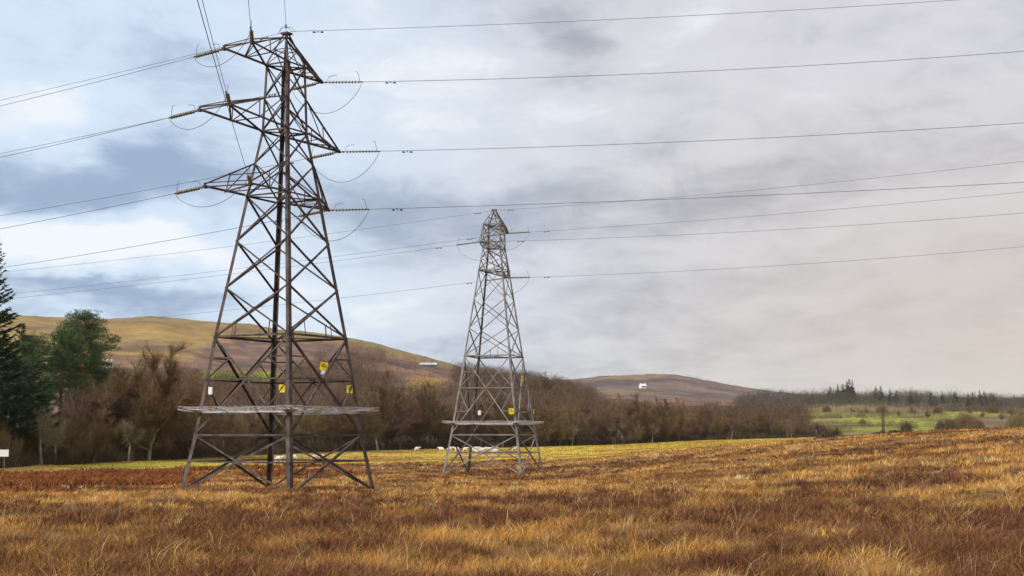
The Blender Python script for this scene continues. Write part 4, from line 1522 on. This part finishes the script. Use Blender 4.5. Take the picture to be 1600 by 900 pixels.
x, y = area(1150, 1780, 1090, 1450, 2000, rightwood)
hh = rng.uniform(6.5, 13.5, len(x)) * np.interp(x / y * F + 800, [1150, 1180, 1300, 1340], [.9, 1.12, 1.12, .95]) * (1 + .25 * (fbm(x / 40, y / 40, 151, 2) - .5) * 2)
brush('far_wood', 'grey brown far wood along the skyline on the right', 'wood', x, y, hh, hh * .95, 85, .19, .013,
      [(0.12, 0.095, 0.08), (0.15, 0.115, 0.09), (0.10, 0.10, 0.06), (0.07, 0.075, 0.05), (0.13, 0.095, 0.08), (0.035, 0.05, 0.03)], 63, True, True)
# scattered scrub over the fields and slopes
def sc(x, y, u, r):
    return fbm(x / 45, y / 45, 131, 3) > np.where(u > 1180, .545, .47)


x, y = area(900, 1750, 560, 1100, 1500, sc)
for (ua, ra, ub, rb, nn) in ((1215, 760, 1420, 720, 90), (1290, 905, 1480, 860, 90), (1400, 700, 1520, 800, 60), (1230, 980, 1600, 960, 150), (1190, 640, 1330, 600, 70), (1440, 1010, 1600, 880, 70)):
    t = rng.uniform(0, 1, nn); uu = ua + (ub - ua) * t; rr_ = ra + (rb - ra) * t + rng.normal(0, 2.5, nn)
    tt = (uu - 800) / F; yy = rr_ / np.sqrt(1 + tt * tt)
    x = np.concatenate([x, tt * yy]); y = np.concatenate([y, yy])
hh = rng.uniform(1.8, 5.5, len(x))
brush('field_scrub', 'brown bushes and hedgerow scrub scattered over the green fields', 'scrub', x, y, hh, hh * 1.4, 90, .22, .016,
      [(0.12, 0.09, 0.065), (0.10, 0.085, 0.05), (0.14, 0.10, 0.06)], 64, False)
# scattered bushes on the far hills
x0_, y0_ = area(-60, 700, 900, 1330, 260, lambda x, y, u, r: fbm(x / 70, y / 70, 143, 3) > .53)
x, y = area(860, 1300, 1450, 2550, 700, lambda x, y, u, r: fbm(x / 90, y / 90, 141, 3) > .5)
x, y = np.concatenate([x, x0_]), np.concatenate([y, y0_])
hh = rng.uniform(1.2, 3.6, len(x)) * np.where(np.hypot(x, y) > 1400, 1.6, 1)
brush('hill_scrub', 'dark scrub dotted over the open hillsides', 'scrub', x, y, hh, hh * 1.6, 40, .25, .025, [(0.10, 0.085, 0.065), (0.12, 0.09, 0.075)], 65, False)

# small far conifers one can tell apart on the right skyline
cf, cfp = spruce_tree(71, 14, 7.5, name='conifer_tree')
fc = [(1322, 16), (1326, 18), (1331, 18.5), (1296, 13), (1308, 13.5), (1316, 14), (1367, 12.5), (1375, 11.5), (1389, 10), (1399, 10), (1421, 10.5), (1431, 9.5), (1453, 11), (1459, 9),
      (1471, 8.5), (1491, 10), (1511, 9.5), (1518, 10.5), (1529, 12), (1536, 12.5), (1546, 11), (1551, 9)]
for i, (u, H) in enumerate(fc):
    x, y = at_u(u, 1190 + R1.uniform(-30, 60))
    lab = 'dark conifer standing out along the right skyline'
    grp = 'dark conifers on the right skyline'
    if i < 3:
        lab = ('left conifer of the tall close trio on the right skyline', 'middle conifer of the tall close trio on the right skyline', 'thin tallest conifer of the close trio on the right skyline')[i]
    if i == 0:
        o = cf; o.location = (x, y, hz(x, y)); o.scale = ((H + 3) / 14,) * 3
    else:
        H = H + 3
        w = .55 if i == 2 else R1.uniform(.8, 1.2)
        o = copy_thing(cf, cfp, (x, y, hz(x, y)), R1.uniform(0, 6), (H / 14 * w, H / 14 * w, H / 14))
    tag(o, lab, 'conifer', grp)

# dark rounded shrub and hedge pieces on the right
def round_shrub(seed, H, W, name='bare_shrub'):
    rs = np.random.default_rng(seed)
    root = empty(name)
    mb = MB()
    for k in range(9):
        az = k * 2.4
        pts = grow(rs, (0, 0, -.2), unit(np.array([math.cos(az) * .7, math.sin(az) * .7, 1.0])), H * .75, 5, .1, .02)
        mb.tube(pts, [.09, .07, .055, .04, .025, .01], 5)
    tr = mb.build('trunk', M['bark'], root)
    n = 6500
    q = unit(rs.normal(0, 1, (n, 3))) * rs.uniform(.15, 1, (n, 1)) ** .45
    q[:, 2] = np.abs(q[:, 2])
    lump = 1 + .22 * (fbm(np.arctan2(q[:, 1], q[:, 0]) * 1.6 + 5, q[:, 2] * 3, seed, 2) - .5)[:, None] * 2
    P = q * lump * np.array([W / 2, W / 2, H * .82])
    D = unit(q * np.array([1, 1, .8]) + rs.normal(0, .5, (n, 3)) + np.array([0, 0, .3]))
    V, Fc = slivers(P, D, rs.uniform(.3, 1.0, n) * H / 6, .045, rs)
    cr = np_mesh('crown', V, [Fc], M['twig'], root)
    return root, [tr, cr]


kinds.append((*round_shrub(33, 6, 7.0), 6))    # 7
for (u, r, H, lab) in ((1505, 640, 10.0, 'dark rounded bare shrub standing alone before the right field'), (1482, 640, 6.0, 'low bare shrub left of the dark rounded one'),
                       (1466, 640, 4.6, 'lowest bare shrub in the row running up to the dark rounded one'), (1413, 640, 5.0, 'small bare shrub in front of the green field'), (1524, 660, 6.0, 'small bare shrub right of the dark rounded one'),
                       (1345, 800, 3.6, 'small shrub at the top left of the green field'), (1466, 760, 3.4, 'small shrub on the field boundary at right'), (1585, 660, 9.0, 'bare shrub at the right edge of the view')):
    x, y = at_u(u, r)
    place_kind(7, x, y, H, R1.uniform(0, 6), lab, 'bare shrubs on the right fields', 'shrub')


for i, (u, r, H) in enumerate(((1205, 860, 9), (1222, 930, 8), (1248, 980, 10), (1262, 840, 5.5), (1290, 1020, 9), (1312, 900, 6), (1330, 1010, 8.5), (1352, 960, 7), (1376, 1040, 8), (1402, 900, 6.5), (1424, 980, 8.5),
                               (1447, 860, 6.5), (1462, 930, 7), (1490, 1000, 8), (1512, 900, 8), (1532, 840, 7.5), (1548, 920, 9), (1562, 800, 8.5), (1578, 880, 10), (1592, 780, 9))):
    x, y = at_u(u, r)
    place_kind((7, 0, 4, 2)[i % 4], x, y, H * R1.uniform(.55, 1.05), R1.uniform(0, 6), 'round bare tree scattered over the far green and brown fields', 'round trees scattered over the far fields', sw=R1.uniform(.8, 1.1))
for u, r, H, lab in ((812, 930, 15, 'leftmost bare tree rising above the skyline of the hillside wood'), (836, 915, 16, 'tall rounded tree on the skyline of the hillside wood, beside the far pylon'),
                     (853, 905, 17, 'highest tree on the skyline just right of the far pylon'), (870, 900, 13, 'low tree between the two high ones on the wood skyline'), (891, 880, 17, 'rightmost high tree on the skyline of the hillside wood')):
    x, y = at_u(u, r)
    place_kind(R1.choice([0, 2, 1]), x, y, H, R1.uniform(0, 6), lab, 'trees on the skyline of the hillside wood')


# ------------------------------------------------------------------ sheep
def make_sheep():
    root = empty('sheep')
    me = bpy.data.meshes.new('body')
    vs = [(.0, 0, .62), (.42, 0, .66), (-.42, 0, .64), (.62, 0, .80), (.80, 0, .88), (.98, 0, .78), (-.56, 0, .55),
          (.36, .13, .42), (.37, .14, .02), (.36, -.13, .42), (.35, -.14, .02), (-.38, .14, .42), (-.40, .14, .02), (-.38, -.14, .42), (-.36, -.14, .02)]
    es = [(0, 1), (0, 2), (1, 3), (3, 4), (4, 5), (2, 6), (1, 7), (7, 8), (1, 9), (9, 10), (2, 11), (11, 12), (2, 13), (13, 14)]
    rd = [.30, .27, .29, .15, .11, .06, .05, .09, .035, .09, .035, .10, .035, .10, .035]
    me.from_pydata(vs, es, [])
    o = bpy.data.objects.new('body', me)
    C.objects.link(o); o.parent = root
    sk = o.modifiers.new('skin', 'SKIN')
    for i, r_ in enumerate(rd): me.skin_vertices[0].data[i].radius = (r_, r_)
    me.skin_vertices[0].data[0].use_root = True
    sb = o.modifiers.new('sub', 'SUBSURF'); sb.levels = 1; sb.render_levels = 1
    me.materials.append(M['wool'])
    mb = MB()
    for s in (-1, 1): mb.tube([(.78, s * .07, .95), (.74, s * .17, .96), (.72, s * .22, .93)], [.03, .035, .01], 5)
    e = mb.build('ears', M['wool_grey'], root)
    e.name = 'ear'
    return root, [o, e]


sh, shp = make_sheep()
# column, range, heading, label
flock = [(652, 306, 0.2, 'sheep standing alone left of the far pylon'), (691, 300, 2.9, 'sheep just left of the outer left leg of the far pylon'), (703, 302, .3, 'sheep just inside the outer left leg of the far pylon'),
         (715, 300, 3.4, 'grazing sheep, third from the left of the flock behind the far pylon'), (727, 300, .1, 'sheep beside the thin back leg of the far pylon'),
         (808, 308, 3.1, 'sheep by the thick front leg of the far pylon'), (803, 304, .2, 'sheep partly hidden by the thick front leg of the far pylon'),
         (748, 266, 2.8, 'nearer sheep, lower left of the flock under the far pylon'), (773, 262, .4, 'nearer sheep, lower right of the flock under the far pylon'),
         (437, 208, 0.1, 'sheep seen through the legs near the back leg of the near pylon'), (463, 226, 2.9, 'sheep just right of the front leg of the near pylon'),
         (492, 226, .2, 'left sheep of the close pair inside the near pylon'), (506, 228, 3.0, 'right sheep of the close pair inside the near pylon')]
for k, u in enumerate((740, 744, 750, 754, 759, 764, 768, 772, 776)):
    flock.append((u, 296 + (k * 37 % 11) - 5, (k * 1.9) % 6.2, 'white sheep in the tight cluster grazing under the middle of the far pylon'))
for i, (u, r, a, lab) in enumerate(flock):
    x, y = at_u(u, r)
    z = hz(x, y)
    if i == 0:
        o = sh; o.location = (x, y, z); o.rotation_euler = (0, 0, a); o.scale = (.98,) * 3
    else:
        o = copy_thing(sh, shp, (x, y, z), a, .98 + .06 * math.sin(i))
    tag(o, lab, 'sheep', 'sheep grazing behind the pylons')


# ------------------------------------------------------------------ buildings far off
def find_r(u, e, r0, r1):
    rs_ = np.linspace(r0, r1, 400)
    t = PX(u); y = rs_ / math.sqrt(1 + t * t); x = t * y
    z = height(x, y)
    ee = (z - EYE) / rs_ * F
    i = int(np.argmin(np.abs(ee - e)))
    return float(x[i]), float(y[i]), float(z[i]), float(rs_[i])


def house(name, u, e, r0, r1, W, D, Hh, roofh, rz, mat, roofmat, label, cat, chim=True, wins=3):
    x, y, z, r = find_r(u, e, r0, r1)
    print(label, round(r))
    root = empty(name, (x, y, z - .3), rz)
    tag(root, label, cat)
    mb = MB()
    w, d = W / 2, D / 2
    for s in (-1, 1):
        pass
    b = len(mb.v)
    for (px_, py_, pz_) in ((-w, -d, -2), (w, -d, -2), (w, d, -2), (-w, d, -2), (-w, -d, Hh), (w, -d, Hh), (w, d, Hh), (-w, d, Hh), (-w, 0, Hh + roofh), (w, 0, Hh + roofh)):
        mb.v.append(Vector((px_, py_, pz_)))
    mb.f += [(0, 1, 5, 4), (2, 3, 7, 6), (0, 4, 8, 7, 3), (1, 2, 6, 9, 5)]
    mb.build('wall', mat, root)
    mb = MB()
    ov = .35
    for s in (-1, 1):
        p = [Vector((-w - ov, s * (d + ov), Hh - roofh * ov / d)), Vector((w + ov, s * (d + ov), Hh - roofh * ov / d)), Vector((w + ov, 0, Hh + roofh + .02)), Vector((-w - ov, 0, Hh + roofh + .02))]
        b = len(mb.v)
        for q in p: mb.v.append(q)
        for q in p: mb.v.append(q + Vector((0, 0, .22)))
        mb.f += [(b, b + 1, b + 2, b + 3), (b + 4, b + 7, b + 6, b + 5), (b, b + 4, b + 5, b + 1), (b + 1, b + 5, b + 6, b + 2), (b + 2, b + 6, b + 7, b + 3), (b + 3, b + 7, b + 4, b)]
    rf = mb.build('roof', roofmat, root)
    if chim:
        for s in (-1, 1):
            mb = MB(); mb.box((s * (w - .5), 0, Hh + roofh + .5), (.8, .8, 1.6)); mb.build('chimney', mat, rf)
    for k in range(wins):
        mb = MB(); mb.box((-w + W * (k + .5) / wins, -d - .02, Hh * .6), (1.0, .06, 1.3)); mb.build('window', M['window'], root)
    return root


house('white_cottage', 1004, 73, 1750, 2550, 8.5, 6, 3.2, 2.6, .5, M['render_white'], M['render_white'], 'white farmhouse on the far hill right of the pylons', 'house')
house('farm_shed', 669, 106, 1000, 1330, 13.5, 9, 1.9, 1.5, .05, M['board'], M['tin'], 'long low shed with a pale roof high on the hillside', 'shed', False, 2)
house('white_cottage', 909, 76, 900, 1400, 3.6, 5, 5.5, 2.4, .3, M['render_white'], M['slate'], 'tiny white gabled cottage at the top of the wood', 'house', False, 1)
x, y = at_u(172, 300)
house('white_cottage', 171, 100, 640, 1000, 3.6, 4, 3, 1.6, .4, M['render_white'], M['slate'], 'pale cottage glimpsed right of the pines', 'house', True, 2)

# roadside sign at far left
P0 = unproj(6, 708, 150)
root = empty('roadside_sign', (P0.x, P0.y, hz(P0.x, P0.y)))
tag(root, 'small white rectangular board on a thin post at the left edge', 'sign')
hgt = P0.z - root.location.z
mb = MB(); mb.box((0, 0, hgt), (1.0, .04, .72)); mb.build('board', M['sign_white'], root)
for s in (.06,):
    mb = MB(); mb.tube([(s, .05, -.2), (s, .05, hgt + .3)], .045, 8); mb.build('post', M['grey_steel'], root)

# dark twin pole on the green field
P0 = unproj(1380, 670, 500)
z0 = hz(P0.x, P0.y)
root = empty('wooden_pole', (P0.x, P0.y, z0))
tag(root, 'dark upright wooden pole standing before the green field', 'pole')
top = unproj(1380, 637, 500).z - z0
for s in (-1, 1):
    mb = MB(); mb.tube([(s * .32, 0, -.5), (s * .26, 0, top)], [.22, .17], 8); mb.build('post', M['pole_wood'], root)
mb = MB()
for zz in (.25, .5, .75, .93): mb.box((0, .02, top * zz), (.62, .16, .2))
mb.build('crosspiece', M['pole_wood'], root)

# peat cuttings on the right of the moor
def peat(u0, u1, r, label):
    mb = MB()
    rs = np.random.default_rng(int(u0))
    n = 26
    ring = []
    x0, y0 = at_u((u0 + u1) / 2, r)
    zc = hz(x0, y0)
    for k in range(n + 1):
        u = u0 + (u1 - u0) * k / n
        x, y = at_u(u, r + 3.0 * math.sin(k * .35) + rs.normal(0, .25))
        z = hz(x, y)
        env = max(0.0, math.sin(math.pi * k / n)) ** .5
        h = .50 * env * rs.uniform(.6, 1.15)
        ring.append([(x - x0, y - .35 - y0, z - zc - .25), (x - x0, y - .22 - y0, z - zc + h * .6), (x - x0, y + .05 - y0, z - zc + h), (x - x0, y + .9 - y0, z - zc + h * .8), (x - x0, y + 2.4 - y0, z - zc - .25)])
    for q in ring:
        for p in q: mb.v.append(Vector(p))
    for k in range(n):
        for j in range(4):
            a = k * 5 + j
            mb.f.append((a, a + 5, a + 6, a + 1))
    o = mb.build('peat_bank', M['peat'], None, True)
    o.location = (x0, y0, zc)
    tag(o, label, 'bank', 'dark peat banks cut into the moor')


peat(1266, 1308, 160, 'dark eroded peat bank at the right end of the yellow pasture')
peat(1356, 1420, 172, 'long dark peat bank below the pole and green field')

# pale strip of road showing over the moor edge at right
pts = []
for k in range(15):
    u = 1522 + 78 * k / 14
    x, y = at_u(u, 430 + 3 * k)
    pts.append((x, y))
V, Fq = [], []
for k, (x, y) in enumerate(pts):
    for s in (-4.0, 4.0):
        V.append((x, y + s, hz(x, y + s) + .25))
for k in range(len(pts) - 1): Fq.append((2 * k, 2 * k + 2, 2 * k + 3, 2 * k + 1))
o = np_mesh('road', np.array(V), [np.array(Fq)], M['road'])
tag(o, 'pale strip of road beyond the moor at the right', 'road', kind='structure')


# ------------------------------------------------------------------ the damp air over the valley
mh = bpy.data.materials.new('damp air')
mh.use_nodes = True
mh.node_tree.nodes.clear()
pv = mh.node_tree.nodes.new('ShaderNodeVolumePrincipled')
pv.inputs['Color'].default_value = (0.90, 0.89, 0.88, 1)
pv.inputs['Density'].default_value = 0.00003
oo = mh.node_tree.nodes.new('ShaderNodeOutputMaterial')
mh.node_tree.links.new(pv.outputs[0], oo.inputs['Volume'])
mb = MB()
mb.box((0, 0, 72), (16600, 16600, 160))
o = mb.build('haze', mh)
tag(o, 'thin damp haze lying over the whole valley', 'haze', kind='stuff')
